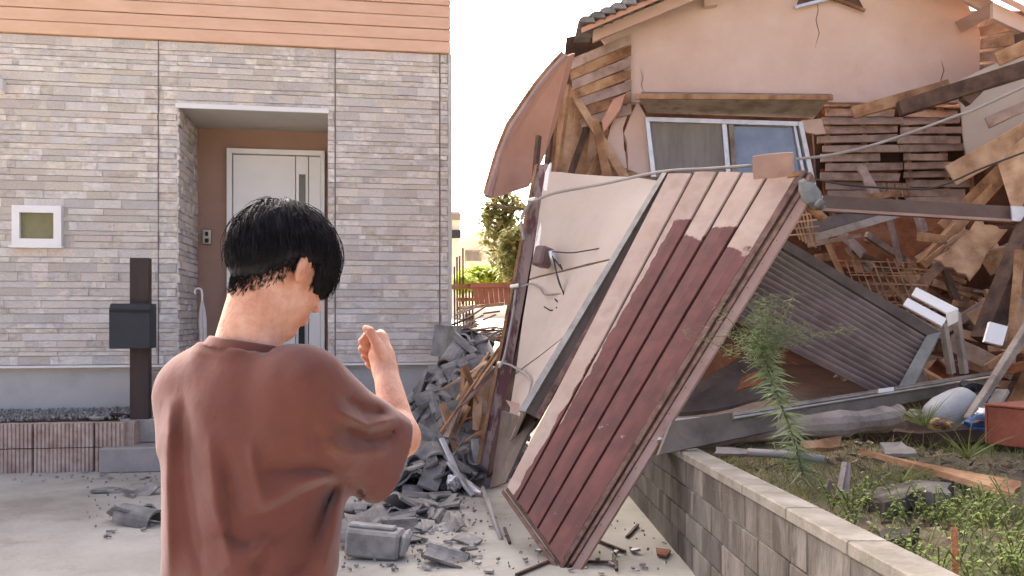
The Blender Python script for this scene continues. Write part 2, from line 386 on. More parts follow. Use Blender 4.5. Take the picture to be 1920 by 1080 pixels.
# white dish on the gravel
c = P(184, 783, 8.95); m = MB(); r_ = []
for rr, zz in ((.075,-.02),(.1,.015),(.105,.02),(.095,.018),(.07,-.008),(.01,-.01)):
    r_.append([V((c.x+math.cos(t*.5236)*rr, c.y+math.sin(t*.5236)*rr, c.z+zz)) for t in range(12)])
tag(m.loft(r_).build('dish', M['white'], smooth=True), 'small white dish lying on the gravel of the planter', 'dish')
m = MB().box(P(228, 778, 9.0), (.22, .08, .03), Euler((0, .1, .5)).to_matrix()); tag(m.build('stick', M['darkbrown'], bevel=.01), 'short dark stick on the gravel beside the brown post', 'stick')
# entrance steps
st = thing('entrance_steps', 'grey concrete entrance steps between planter wall and porch', 'steps', tuple(hw(.4, -1, 0)), HRZ)
for i, (y0, z0, z1) in enumerate(((-1.05, 0, .24), (-.72, .242, .48), (-.38, .482, .715))):
    xx0 = -.33 + .1*i
    m = hb(xx0, 2.1, y0, -.36 if i < 2 else .04, z0, z1); m.v = [HM @ p for p in m.v]; mb = m.build('step', M['kerb'], st, bevel=.012)
# mailbox on its post
A = P(264, 765, 8.95); base = V((A.x, A.y, .42))
mbx = thing('mailbox', 'charcoal letter box on a dark brown square post by the steps', 'mailbox', tuple(base), HRZ)
top = CAMH - (484 - HZ) / FPX * 8.95
MB().box((0, 0, (top-.42)/2), (.185, .12, top-.42)).build('post', M['darkbrown'], mbx, bevel=.006, local=True)
zc = CAMH - (611 - HZ)/FPX*8.8 - .42; hh = .44
bx = MB()
pr = [(-.20, zc-hh/2+.0), (-.20, zc+hh/2), (.06, zc+hh/2), (.06, zc-hh/2)]
rg = lambda x: [V((x, y, z)) for y, z in ((-.33, zc-hh/2), (-.33, zc+hh/2-.05), (-.28, zc+hh/2), (-.062, zc+hh/2), (-.062, zc-hh/2))]
b_ = bx.loft([rg(-.215), rg(.165)]).build('box', M['charcoal'], mbx, bevel=.006, local=True)
m = MB().box((-.025, -.336, zc+hh/2-.075), (.37, .012, .025)); m.v = [q - b_.location for q in m.v]; m.build('flap', M['black'], b_, local=True)
# white umbrella hooked by the porch
hk = [P(366, 552, 9.9), P(365, 545, 9.9), P(370, 541, 9.9), P(377, 543, 9.9), P(379, 552, 9.9), P(379, 566, 9.9)]
um = thing('umbrella', 'folded white umbrella with crook handle leaning by the porch wall', 'umbrella', tuple(P(382, 691, 9.9)))
MB().tube(spline(hk, 5), .011, 8).build('handle', M['white'], um, smooth=True)
M['umb'] = mk('umbrella_cloth', [S(222,214,206), S(236,230,224)], 6, rough=.6, rand=0, trans=.15)
a = P(379, 564, 9.9); bq = P(382, 684, 9.9); r_ = []
for i in range(11):
    k = i / 10; c = a.lerp(bq, k); rad = (.012 + .04*math.sin(min(1, k*2.6)*1.57)*(1-k*.55))
    r_.append([c + V((math.cos(t*.3927), math.sin(t*.3927), 0)) * rad * (1 if t % 2 else .62) for t in range(16)])
MB().loft(r_).build('canopy', M['umb'], um)
MB().tube([bq, P(382, 691, 9.9)], .006).build('ferrule', M['steel'], um)
# ================================================================ materials of the ruin
M['plaster'] = mk('pink_plaster', [S(206,176,160), S(214,186,171), S(220,196,182)], 1.2, 8, .85, .12, 50, .03, dirt=(S(186,152,135), 2.6, .6, .4, .25))
M['panelplaster'] = mk('pink_wall_panel', [S(188,171,156), S(198,182,168), S(204,188,174)], 1.1, 7, .75, .06, 40, .02, dirt=(S(172,148,136), .9, .55, .6, .25))
M['soffitp'] = mk('salmon_soffit', [S(200,150,126), S(212,164,140)], 2, 7, .75, .1, 40, .03, dirt=(S(160,104,84), 2, .58, .5))
M['wood'] = mk('weathered_plank', [S(128,92,66), S(165,124,90), S(186,148,112)], 5, 7, .85, .3, 60, .13, (1,1,1), (S(92,64,46), 3.5, .56, .6), wave=(1.2, 14, .12))
M['lath'] = mk('grey_lath', [S(140,116,102), S(168,144,130), S(186,162,148)], 5, 7, .9, .35, 60, .13, dirt=(S(84,62,54), 3, .57, .6))
M['freshwood'] = mk('fresh_wood', [S(154,116,86), S(184,146,112), S(204,168,134)], 4, 7, .8, .25, 60, .12, dirt=(S(112,80,58), 3, .58, .6), wave=(1.4, 14, .12))
M['darkwood'] = mk('dark_timber', [S(66,50,43), S(94,72,60), S(112,88,74)], 5, 7, .85, .3, 50, .15)
M['greywood'] = mk('grey_timber', [S(124,112,101), S(156,143,131), S(176,163,150)], 4, 8, .9, .35, 50, .08, dirt=(S(74,62,56), 4, .57, .7))
M['mud'] = mk('mud_wall', [S(118,70,44), S(146,92,60), S(162,112,80)], 3, 9, .95, .6, 40, .08, dirt=(S(92,56,40), 2.4, .56, .6))
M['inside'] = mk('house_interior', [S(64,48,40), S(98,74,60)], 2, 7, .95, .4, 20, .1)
M['tile'] = mk('clay_roof_tile', [S(102,98,94), S(130,126,121), S(158,153,147)], 5, 7, .55, .25, 60, .22, spec=.4, dirt=(S(140,136,128), 5, .58, .5))
M['tile_brk'] = mk('broken_tile_edge', [S(150,146,140), S(180,176,170)], 9, rough=.9, rand=.1)
M['metaldk'] = mk('dark_sheet_metal', [S(92,80,72), S(114,101,92)], 5, 6, .7, .08, 30, .08, dirt=(S(112,92,80), 3, .58, .5))
M['fascia'] = mk('weathered_fascia', [S(98,88,79), S(120,109,98), S(138,126,114)], 3, 8, .85, .2, 40, .05, (1,1,1), (S(76,66,58), 3, .56, .6))
M['gutterm'] = mk('brown_gutter', [S(98,80,71), S(116,96,86)], 3, 7, .6, .1, 40, .03, dirt=(S(82,66,58), 3, .56, .6))
M['corr'] = mk('corrugated_sheet', [S(116,98,92), S(134,116,109), S(108,96,86)], 2.2, 7, .7, .08, 40, .02, dirt=(S(100,100,76), 1.8, .53, .6, .2))
M['edge'] = mk('panel_edge_frame', [S(96,72,62), S(134,104,90)], 14, 7, .8, .4, 60, .06, dirt=(S(60,44,38), 8, .55, .7))
M['pinktrim'] = mk('pink_trim', [S(162,130,116), S(180,150,136)], 3, 7, .75, .12, 50, .03, dirt=(S(150,104,92), 4, .58, .5))
M['postpaint'] = mk('flaking_post_paint', [S(150,128,122), S(172,150,142)], 3, 8, .8, .2, 50, .0, (1,1,.35), (S(104,62,66), 3.2, .52, .9, .05))
M['cable'] = mk('grey_cable', [S(150,142,136), S(168,160,154)], 4, rough=.6, bump=0, rand=.05)
M['cabledk'] = mk('dark_cable', [S(58,50,48), S(74,66,62)], 4, rough=.6, bump=0, rand=.1)
M['winglass'] = glassy('window_glass', S(128,136,150), .04)
M['screen'] = mk('insect_screen', [S(126,120,114), S(146,140,132)], 3, 5, .7, .1, 200, 0, (4,1,.6))
M['greenmetal'] = mk('gutter_head', [S(96,96,92), S(124,124,118)], 5, 6, .6, .1, 40, .05)
# ---------------------------------------------------------------- collapsed house
ch = thing('collapsed_house', 'collapsed pink plastered house with tilted upper window and exposed laths', 'house', (3.2, 9.6, .4))
def cp(name, mat, q, th=.04, n=(1,1), jit=0, edge=0, parent=None, bevel=0):
    return MB().slab([P(*t) for t in q], th, n, jit, edge).build(name, M[mat], parent or ch, bevel=bevel)
# added dark backing for the house inside, stops sky showing through
cp('inner_backing', 'inside', [(1150,150,11.6), (2150,150,11.6), (2150,760,11.6), (1150,760,11.6)], .1, (6,4), .15)
cp('inner_backing', 'inside', [(1920,60,8.6), (2350,60,11.6), (2350,800,11.6), (1990,800,8.6)], .1, (3,3), .1)
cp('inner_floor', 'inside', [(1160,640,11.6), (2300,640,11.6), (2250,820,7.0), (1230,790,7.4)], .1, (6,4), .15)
# gable wall
MB().poly([P(1178,192,9.3), P(1172,125,9.3), P(1128,70,9.3), P(1330,-22,9.3), P(1580,-140,9.3), P(1800,-25,9.3), P(1838,60,9.3), P(1836,150,9.3), P(1800,192,9.3), P(1565,192,9.3), P(1520,188,9.3)], .1).build('gable_wall', M['plaster'], ch)
# wall round the window: broken strip left, piece right
MB().poly([P(1196,190,9.3), P(1213,222,9.3), P(1226,316,9.3), P(1205,328,9.3), P(1178,318,9.3), P(1176,268,9.3), P(1170,250,9.3), P(1184,214,9.3)], .1).build('wall_fragment', M['plaster'], ch)
MB().poly([P(1166,196,9.28), P(1180,206,9.28), P(1168,240,9.28), P(1170,276,9.28), P(1176,316,9.28), P(1148,314,9.28), P(1136,276,9.28), P(1146,236,9.28)], .08).build('wall_fragment', M['plaster'], ch)
MB().poly([P(1502,226,9.28), P(1540,222,9.25), P(1548,250,9.22), P(1530,252,9.25), P(1512,248,9.28)], .05).build('wall_fragment', M['plaster'], ch)
MB().poly([P(1150,186,9.2), P(1172,176,9.2), P(1162,206,9.15), P(1132,246,9.15), P(1128,226,9.2)], .03).build('wall_fragment', M['soffitp'], ch)
for k in range(7):
    y = 66 + k*22
    cp('soffit_board', 'wood' if k % 2 else 'lath', [(1064+k*4, y+46-k*4, 9.25), (1184, y-4, 9.25), (1184, y+15, 9.23), (1066+k*4, y+66-k*4, 9.23)], .02, (3,1), .004, .008)
# window with two sashes
wn = MB().poly([P(1214,224,9.34), P(1500,232,9.34), P(1527,345,9.34), P(1228,345,9.34)], .03).build('window', M['black'], ch)
def wp(name, mat, q, th=.03): return MB().slab([P(*t) for t in q], th).build(name, M[mat], wn)
wp('pane', 'screen', [(1218,228,9.31), (1368,231,9.31), (1378,345,9.31), (1230,345,9.31)], .015)
wp('pane', 'winglass', [(1376,236,9.33), (1500,238,9.33), (1516,345,9.33), (1382,345,9.33)], .008)
wp('frame', 'alu', [(1210,219,9.26), (1502,228,9.26), (1503,236,9.26), (1212,227,9.26)], .07)
wp('frame', 'alu', [(1210,220,9.25), (1217,222,9.25), (1232,346,9.25), (1223,346,9.25)], .08)
wp('frame', 'alu', [(1497,228,9.24), (1505,229,9.24), (1530,346,9.24), (1521,346,9.24)], .09)
wp('frame', 'alu', [(1487,233,9.29), (1492,233,9.29), (1514,346,9.29), (1508,346,9.29)], .04)
wp('meeting_rail', 'alu', [(1354,231,9.28), (1362,231,9.28), (1372,346,9.28), (1363,346,9.28)], .03)
wp('meeting_rail', 'greywood', [(1366,229,9.275), (1375,229,9.275), (1384,346,9.275), (1375,346,9.275)], .04)
# canopy over the window
cn = MB().add([P(1196,182,8.9), P(1558,182,8.9), P(1526,222,9.28), P(1214,212,9.28), P(1204,172,9.28), P(1560,176,9.28)], [(0,1,2,3), (0,4,5,1), (0,3,4), (1,5,2), (2,5,4,3)]).build('canopy', M['greywood'], ch)
MB().slab([P(1192,176,8.88), P(1562,178,8.88), P(1562,187,8.88), P(1192,185,8.88)], .03).build('canopy_edge', M['wood'], cn)
for cr_ in ([(1532,0),(1534,20),(1530,38),(1536,62),(1528,90)], [(1200,128),(1206,146),(1202,160),(1210,176)], [(1764,110),(1770,132),(1764,150),(1774,172),(1770,190)]):
    MB().tube([P(x, y, 9.296) for x, y in cr_], [.001] + [.0035]*(len(cr_)-2) + [.001], 4).build('crack', M['inside'], ch)
# roof of the gable: verge boards and tiles
def verge(a, b, w, mat, name, th=.06, d=8.95):
    (x0, y0), (x1, y1) = a, b
    return MB().slab([P(x0, y0, d), P(x1, y1, d), P(x1, y1+w, d), P(x0, y0+w, d)], th).build(name, M[mat], ch)
rf = MB().add([P(1090,52,8.7), P(1580,-160,8.7), P(1580,-160,12.5), P(1090,52,12.5), P(1090,62,8.7), P(1580,-148,8.7), P(1580,-148,12.5), P(1090,62,12.5)], [(0,1,2,3), (7,6,5,4), (0,4,5,1), (1,5,6,2), (2,6,7,3), (3,7,4,0)]).build('roof', M['soffitp'], ch)
MB().add([P(1580,-160,8.7), P(1960,30,8.7), P(1960,30,12.5), P(1580,-160,12.5), P(1580,-148,8.7), P(1960,44,8.7), P(1960,44,12.5), P(1580,-148,12.5)], [(0,1,2,3), (7,6,5,4), (0,4,5,1), (1,5,6,2), (2,6,7,3), (3,7,4,0)]).build('roof', M['soffitp'], ch)
verge((1112,56), (1350,-42), 22, 'plaster', 'bargeboard'); verge((1350,-42), (1580,-140), 22, 'plaster', 'bargeboard')
verge((1580,-140), (1862,2), 26, 'plaster', 'bargeboard'); verge((1862,4), (1935,38), 30, 'plaster', 'bargeboard', .06, 8.8)
MB().slab([P(1790,42,9.25), P(1858,6,8.85), P(1862,30,8.85), P(1802,62,9.25)], .04).build('eave_board', M['pinktrim'], ch)
MB().slab([P(1320,0,9.2), P(1346,-8,9.2), P(1346,8,9.2), P(1322,12,9.2)], .3).build('purlin_end', M['plaster'], ch)
for i in range(26):                           # verge tiles stepping down the left slope
    k = i / 25; x = 1098 + (1580-1098)*k; y = 50 - 210*k
    c = P(x, y, 8.78); m = MB(); rr = .085
    rot = Matrix.Rotation(math.atan2(.0, 1), 3, 'X')
    rg = lambda yy: [V((c.x + math.cos(t)*rr, yy, c.z + math.sin(t)*rr*.75)) for t in [math.pi*q/5 for q in range(6)]]
    m.loft([rg(c.y-.14), rg(c.y+.5)]).build('verge_tile', M['tile'], rf, bevel=0)
# small gable vent
vt = MB().poly([P(1492,16,9.27), P(1502,-12,9.27), P(1606,-10,9.27), P(1620,16,9.27), P(1600,8,9.27), P(1560,-2,9.27), P(1510,9,9.27)], .02).build('gable_vent', M['darkwood'], ch)
MB().bar(P(1490,14,9.24), P(1560,-4,9.24), .03, .03).build('vent_trim', M['alu'], vt); MB().bar(P(1560,-4,9.24), P(1622,20,9.24), .03, .03).build('vent_trim', M['wood'], vt)
cp('eave_soffit', 'greywood', [(1812,20,9.6), (1990,20,9.2), (1990,190,9.2), (1824,190,9.6)], .05, (3,3), .02)
for k in range(4): cp('soffit_board', 'lath', [(1820,52+k*24,9.4), (1990,28+k*26,9.0), (1990,46+k*26,9.0), (1820,70+k*24,9.4)], .02, (3,1), .006, .006)
cp('inner_backing', 'inside', [(1062,70,10.2), (1210,40,10.2), (1235,345,10.2), (1034,350,10.2)], .06)  # added dark board, hides sky in the gaps between wall pieces
# broken plank panel left of the window
for i in range(11):
    x = 1026 + i*14.5; y0 = max(160, 182 + (x-1072)*1.25) + random.uniform(-6, 6); y1 = 352 + i
    if y0 > 330: break
    cp('wall_plank', 'freshwood' if i % 4 else 'wood', [(x+12, y0-6, 9.35), (x+26, y0+9, 9.35), (x+10, y1, 9.25), (x-5, y1, 9.25)], .02, (1,2), 0, .005)
for i, (a, b) in enumerate((((1040,168),(1022,352)), ((1066,160),(1040,345)), ((1100,240),(1062,350)), ((1130,262),(1096,350)))):
    MB().bar(P(*a, 9.22), P(*b, 9.05), .05, .05).build('stud', M['wood'] if i % 2 else M['darkwood'], ch)
cp('brace', 'freshwood', [(1072,182,9.2), (1090,186,9.2), (1180,330,9.1), (1164,336,9.1)], .03)
cp('brace', 'wood', [(1108,222,9.17), (1122,222,9.17), (1150,336,9.07), (1132,340,9.07)], .03)
# hanging eave with salmon soffit at the left
ev = MB().poly([P(1030,140,8.42), P(1012,164,8.4), P(962,238,8.25), P(941,290,8.18), P(918,366,8.1), P(928,371,8.1), P(992,350,8.5), P(1018,300,8.7), P(1042,235,8.85), P(1060,168,8.9), P(1078,100,8.9), P(1066,104,8.7)], .03).build('hanging_eave', M['soffitp'], ch)
pts = [P(1060,104,8.5), P(1034,132,8.42), P(1008,164,8.36), P(984,199,8.3), P(958,238,8.22), P(937,290,8.14), P(915,369,8.06)]
MB().tube([p + V((-.03,.02,.03)) for p in pts], .022, 6).build('eave_lath', M['wood'], ev)
MB().tube(pts, [.03]*6+[.04], 6).build('eave_edge', M['pinktrim'], ev)
# lath wall: two fields of horizontal boards, each board a piece
random.seed(21)
for col, (xa, xb, y0, rows, dy, sk) in enumerate(((1532,1690,186,12,17.2,.06), (1684,1806,188,17,16.6,.02))):
    for r in range(rows):
        y = y0 + r*dy; sh = r*1.6; jl = random.uniform(-8, 6); jr = random.uniform(-12, 5)
        if col == 0 and r < 2: jl += 20
        if col == 1 and r > 11: jl += 22; jr += 4 - (r-11)*4
        x0, x1 = xa + sh*.9 + jl, xb + sh*(.6 if col == 0 else .9) + jr; h = dy - random.uniform(2.2, 4.5); sl = random.uniform(-3, 1.5) + sk*20*(-1 if col == 0 else 1)*0
        d = 9.5 + random.uniform(-.035, .03); sl += random.uniform(-2.5, 2.5)
        if random.random() < .12: jr -= 40; x1 -= 40
        cp('lath', 'lath', [(x0, y+random.uniform(-1,1), d), (x1, y+sl, d), (x1+random.uniform(-3,3), y+h+sl, d-.025), (x0, y+h, d-.025)], .018, (3,1), .004, .004)
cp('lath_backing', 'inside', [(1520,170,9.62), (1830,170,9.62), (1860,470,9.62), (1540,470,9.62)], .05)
for x in (1544, 1612, 1692, 1760, 1806):
    MB().bar(P(x, 165, 9.58), P(x+22, 470, 9.58), .07, .05).build('stud', M['wood'], ch)
# brown earth-plastered wall below, and a broken patch beside the gutter
cp('mud_wall', 'mud', [(1540,315,9.56), (1682,310,9.56), (1692,398,9.5), (1546,392,9.5)], .05, (5,4), .03, .02)
cp('mud_wall', 'mud', [(1560,420,9.3), (1760,395,9.3), (1790,500,9.2), (1570,505,9.2)], .06, (6,4), .04, .02)
cp('mud_wall', 'mud', [(1700,398,9.4), (1840,390,9.4), (1800,560,9.2), (1720,520,9.2)], .06, (5,4), .04, .02)
# pink wall piece with cracks hanging at the right
cp('hanging_wall', 'panelplaster', [(1796,152,8.6), (1990,60,8.3), (1990,262,8.3), (1812,306,8.6)], .06, (5,5), .03, .02)
# bamboo lath lattice of the inner wall
lt = thing('bamboo_lattice', 'torn lattice of thin brown bamboo laths in the ruin', 'lattice', tuple(P(1660,560,8.3)))
random.seed(4)
for i in range(12):
    y = 490 + i*9
    MB().bar(P(1570+i*9, y+random.uniform(-3,3), 8.3), P(1752+random.uniform(-14,10), y+random.uniform(-6,10)+3, 8.2), .014, .01).build('lath', M['freshwood'] if i % 2 else M['wood'], lt)
for i in range(11):
    x = 1585 + i*13
    MB().bar(P(x, 488+random.uniform(-4,6), 8.24), P(x+28+i*2, 560+i*5+random.uniform(-6,8), 8.2), .014, .01).build('lath', M['wood'], lt)
l2 = thing('bamboo_lattice', 'small torn lattice piece behind the tip of the red panel', 'lattice', tuple(P(1500,420,7.6)))
for i in range(6): MB().bar(P(1482+i*7, 396-i*2, 7.6), P(1500+i*6, 450+i*3, 7.6), .012).build('lath', M['wood'], l2)
for i in range(4): MB().bar(P(1476, 408+i*11, 7.57), P(1536, 398+i*13, 7.57), .012).build('lath', M['freshwood'], l2)
l3 = thing('bamboo_lattice', 'short comb of bamboo stubs hanging under the laths', 'lattice', tuple(P(1680,350,9.3)))
for i in range(7): MB().bar(P(1654+i*8, 346+random.uniform(-5,2), 9.3), P(1657+i*8, 374+random.uniform(-8,3), 9.3), .016).build('lath', M['wood'], l3)
# ---------------------------------------------------------------- loose timbers, boards, gutters (each a thing)
def beam(name, label, cat, a, b, w, h, mat, group=None, t=1, n=4, jit=.004, bevel=.004):
    return tag(MB().bar(P(*a), P(*b), w, h, t=t, n=n, jit=jit).build(name, M[mat], bevel=bevel), label, cat, group)
def board(name, label, cat, q, th, mat, n=(3,3), jit=.01, edge=.01, group=None):
    return tag(MB().slab([P(*t) for t in q], th, n, jit, edge).build(name, M[mat]), label, cat, group)
gt = thing('box_gutter', 'long brown metal box gutter running out to the right edge', 'gutter', tuple(P(1720,400,7.6)))
MB().slab([P(1543,366,7.6), P(1990,392,7.4), P(1990,418,7.4), P(1543,392,7.6)], .09).build('channel', M['gutterm'], gt)
MB().slab([P(1543,390,7.56), P(1990,416,7.36), P(1990,421,7.36), P(1543,395,7.56)], .1).build('lip', M['pinktrim'], gt)
MB().slab([P(1896,386,7.38), P(1990,391.5,7.34), P(1990,419,7.34), P(1898,414,7.38)], .02).build('joint_sleeve', M['alu'], gt)
board('fascia_board', 'pale grey board sloping under the brown box gutter', 'board', [(1510,443,7.9), (1668,398,8.4), (1690,408,8.4), (1514,458,7.9)], .03, 'greywood')
board('fascia_board', 'dark grey sheet above the pale sloping board', 'board', [(1515,412,8.1), (1600,396,8.3), (1668,400,8.45), (1512,442,7.95)], .02, 'metaldk')
board('wall_board', 'leaning narrow tan board in front of the brown mud wall', 'board', [(1604,310,9.2), (1622,308,9.2), (1650,362,9.0), (1634,366,9.0)], .03, 'lath')
board('plank', 'wide brown plywood sheet leaning down from the right edge', 'plank', [(1868,300,8.0), (1990,200,7.8), (1990,330,7.6), (1905,422,7.7)], .02, 'freshwood')
board('plank', 'splintered lower end of brown plywood below the gutter', 'plank', [(1832,412,7.8), (1886,430,7.65), (1818,525,7.5), (1750,486,7.6)], .02, 'freshwood', (6,4), .01, .04)
beam('timber', 'round brown pole crossing behind the plywood sheet', 'timber', (1726,498,8.2), (1920,285,8.3), .09, .09, 'wood')
beam('fascia_plank', 'broad salmon brown plank sloping up to the right edge', 'plank', (1782,330,8.05), (1990,214,7.9), .03, .2, 'freshwood', jit=.002)
beam('timber', 'dark beam under the right roof corner', 'timber', (1686,205,8.3), (1990,108,8.0), .12, .14, 'darkwood')  # beam in the dark timber colour
beam('timber', 'tan timber above the dark beam at the right', 'timber', (1598,212,8.6), (1780,160,8.5), .04, .12, 'wood')
beam('timber', 'light timber poking out below the right bargeboard', 'timber', (1868,112,8.5), (1990,62,8.3), .05, .14, 'wood')
beam('timber', 'stub of dark post hanging below the right roof corner', 'timber', (1808,192,8.2), (1846,150,8.2), .09, .1, 'darkwood')
beam('timber', 'thick dark brown post leaning at the right edge', 'timber', (1846,640,7.2), (1950,380,7.4), .16, .16, 'darkwood')
beam('timber', 'thin grey pole leaning across the white tank', 'timber', (1815,788,5.6), (1960,560,5.9), .05, .05, 'greywood')
beam('timber', 'brown stud standing behind the grey pole', 'timber', (1893,700,7.0), (1912,470,7.2), .06, .06, 'wood')
beam('timber', 'slanted rafter deep inside the ruin', 'timber', (1748,560,9.0), (1860,660,8.2), .07, .09, 'darkwood')
beam('timber', 'short tan rafter crossing inside the ruin', 'timber', (1700,640,8.8), (1830,570,8.6), .06, .08, 'wood')
beam('timber', 'tan batten lying across the opening at the right', 'timber', (1800,625,7.4), (1960,665,7.0), .03, .07, 'freshwood')
beam('timber', 'low brown board edge right of the corrugated sheet', 'timber', (1690,680,7.6), (1790,735,7.2), .05, .09, 'wood')
board('plywood_panel', 'tan plywood panel standing behind the poles at the right edge', 'panel', [(1880,575,7.8), (1990,565,7.6), (1990,660,7.5), (1876,660,7.7)], .02, 'freshwood')
board('wall_tile', 'small cream tile plate with a hole at the right edge', 'plate', [(1856,603,7.0), (1890,612,7.0), (1880,648,6.95), (1846,640,6.95)], .03, 'white', (1,1), 0, 0)
random.seed(31)
for i in range(58):                            # splintered sticks in the dark of the ruin
    x = random.uniform(1560, 1930); y = random.uniform(420, 690); a = random.uniform(-.9, .9); L = random.uniform(40, 130)
    d = random.uniform(7.9, 9.4)
    beam('broken_stick', 'splintered stick in the dark inside the ruin', 'stick', (x-L*math.cos(a)/2, y-L*math.sin(a)/2, d), (x+L*math.cos(a)/2, y+L*math.sin(a)/2, d+.2), random.uniform(.02,.05), random.uniform(.02,.1), random.choice(['wood','lath','darkwood','freshwood']), 'splintered sticks inside the ruin')
for a, b, w, h, mt, lab in (((1805,452,8.4),(1900,520,8.0),.08,.08,'wood','tan stub beam under the gutter at the right'), ((1862,560,8.3),(1930,470,8.1),.05,.09,'wood','tan rafter slanting up beside the dark leaning post'), ((1770,500,8.8),(1810,610,8.4),.07,.05,'darkwood','dark stud behind the splintered plywood'), ((1830,735,6.4),(1890,800,6.0),.09,.03,'greywood','grey board falling right behind the white tank'), ((1880,732,6.3),(1836,800,6.0),.09,.03,'greywood','grey board crossing behind the white tank'), ((1700,700,7.9),(1780,690,7.6),.02,.16,'freshwood','tan panel edge behind the aluminium frame legs'), ((1600,470,9.0),(1612,512,8.9),.07,.04,'wood','short stud before the mud wall'), ((1720,400,8.9),(1752,500,8.7),.09,.05,'lath','grey stud standing before the mud wall under the gutter'), ((1665,402,8.9),(1690,500,8.8),.07,.04,'lath','second grey stud before the mud wall'), ((1540,430,8.8),(1580,520,8.6),.05,.04,'wood','broken stud beside the small lattice piece'), ((1858,700,6.9),(1950,680,6.7),.04,.07,'mud','rust brown batten near the right edge'), ((1850,545,8.0),(1880,620,7.7),.05,.05,'freshwood','thin tan stud left of the cream plate'), ((1820,560,8.9),(1930,610,8.6),.04,.06,'darkwood','dark joist deep in the right of the ruin'), ((1690,760,6.6),(1800,742,6.5),.05,.05,'darkwood','dark batten in the shade under the fascia'), ((1880,800,5.9),(1960,770,5.9),.03,.12,'mud','rust brown board behind the crate')):
    beam('timber', lab, 'timber', a, b, w, h, mt)
for i in range(26):
    x = random.uniform(1580, 1930); y = random.uniform(410, 640) if i % 3 else random.uniform(640, 720); d = random.uniform(8.6, 9.6) if y < 640 else random.uniform(7.4, 8.2); w = random.uniform(14, 34); L = random.uniform(50, 120); a = random.uniform(-1.2, 1.2); ca, sa = math.cos(a), math.sin(a)
    q = [(x + ca*u*L/2 - sa*v*w/2, y + sa*u*L/2 + ca*v*w/2, d + random.uniform(-.15, .15)) for u, v in ((-1,-1),(1,-1),(1,1),(-1,1))]
    board('broken_board', 'broken board jammed in the dark inside the ruin', 'board', q, .018, random.choice(['wood','lath','freshwood','mud','greywood']), (3,2), .01, .03, 'broken boards jammed inside the ruin')
for a, b, w, h, mt, lab in (((1770,430,8.3),(1900,300,8.2),.02,.16,'wood','broad brown plank behind the leaning plywood'), ((1700,470,8.5),(1840,390,8.4),.02,.14,'mud','rust brown sheet strip crossing under the gutter'), ((1846,500,7.9),(1970,440,7.7),.02,.18,'wood','brown sheet end sticking out at the right edge'), ((1820,600,7.9),(1960,520,7.6),.02,.12,'freshwood','tan plank slanting to the right edge below the plywood'), ((1640,650,8.1),(1720,600,8.0),.02,.1,'wood','brown plank end above the corrugated sheet edge'), ((1850,690,7.1),(1960,620,7.0),.05,.07,'wood','brown rafter crossing the grey pole'), ((1780,640,7.9),(1900,700,7.4),.02,.14,'lath','grey brown sheet sliding out behind the frame legs'), ((1580,380,9.0),(1690,360,8.9),.03,.08,'wood','tan beam end just above the box gutter'), ((1850,230,8.1),(1990,170,7.9),.03,.1,'lath','grey plank across the hanging pink wall'), ((1700,560,8.4),(1790,470,8.3),.02,.09,'lath','thin grey plank over the bamboo lattice')):
    beam('plank', lab, 'plank', a, b, w, h, mt, t=random.uniform(.7,1), jit=.008)
# aluminium step frame
sf = thing('step_frame', 'small aluminium frame of white rails on grey legs', 'frame', tuple(P(1760,690,7.0)))
MB().slab([P(1718,538,7.1), P(1797,578,6.9), P(1788,594,6.88), P(1709,553,7.08)], .03).build('rail', M['white'], sf, bevel=.003)
MB().slab([P(1702,558,7.0), P(1775,597,6.85), P(1767,612,6.83), P(1693,572,6.98)], .03).build('rail', M['white'], sf, bevel=.003)
MB().slab([P(1690,578,7.12), P(1762,618,7.0), P(1764,634,6.98), P(1700,596,7.1)], .02).build('rail', M['greywood'], sf, bevel=.003)
MB().bar(P(1792,586,6.9), P(1808,700,6.95), .05, .05).build('leg', M['greywood'], sf, bevel=.003)
MB().bar(P(1768,606,6.86), P(1784,700,6.9), .05, .05).build('leg', M['greywood'], sf, bevel=.003)
MB().slab([P(1775,588,6.84), P(1797,580,6.84), P(1797,602,6.84), P(1777,612,6.84)], .015).build('bracket', M['alu'], sf)
# corrugated sheet
cs = thing('corrugated_sheet', 'slumped grey brown corrugated roofing sheet beside the red panel', 'sheet', tuple(P(1560,650,6.8)))
a, b, c_, d_ = P(1452,452,7.0), P(1752,634,6.75), P(1690,745,6.35), P(1300,560,6.6)
d_ = a + (c_ - b) * 1.35
c_ = b + (c_ - b) * 1.12
nr, ns = 112, 10; m = MB(); nor = (b-a).cross(d_-a).normalized(); nor = -nor if nor.y > 0 else nor
g = []
for j in range(ns+1):
    for i in range(nr+1):
        v = i/nr; u = j/ns
        p = a.lerp(b, u).lerp(d_.lerp(c_, u), v) + nor * (.022*math.sin(v*2*math.pi*14) + .02*mnoise.noise(V((u*3, v*3, 1))))
        g.append(p)
m.add(g, [(j*(nr+1)+i, j*(nr+1)+i+1, (j+1)*(nr+1)+i+1, (j+1)*(nr+1)+i) for j in range(ns) for i in range(nr)])
o = m.build('sheet', M['corr'], cs, smooth=True); o.modifiers.new('thick', 'SOLIDIFY').thickness = .006
MB().slab([P(1452,436,6.96), P(1762,622,6.7), P(1756,640,6.7), P(1446,453,6.96)], .05).build('edge_flashing', M['metaldk'], cs)
MB().slab([P(1738,628,6.7), P(1764,622,6.68), P(1704,742,6.25), P(1674,744,6.28)], .02).build('end_flashing', M['greenmetal'], cs)
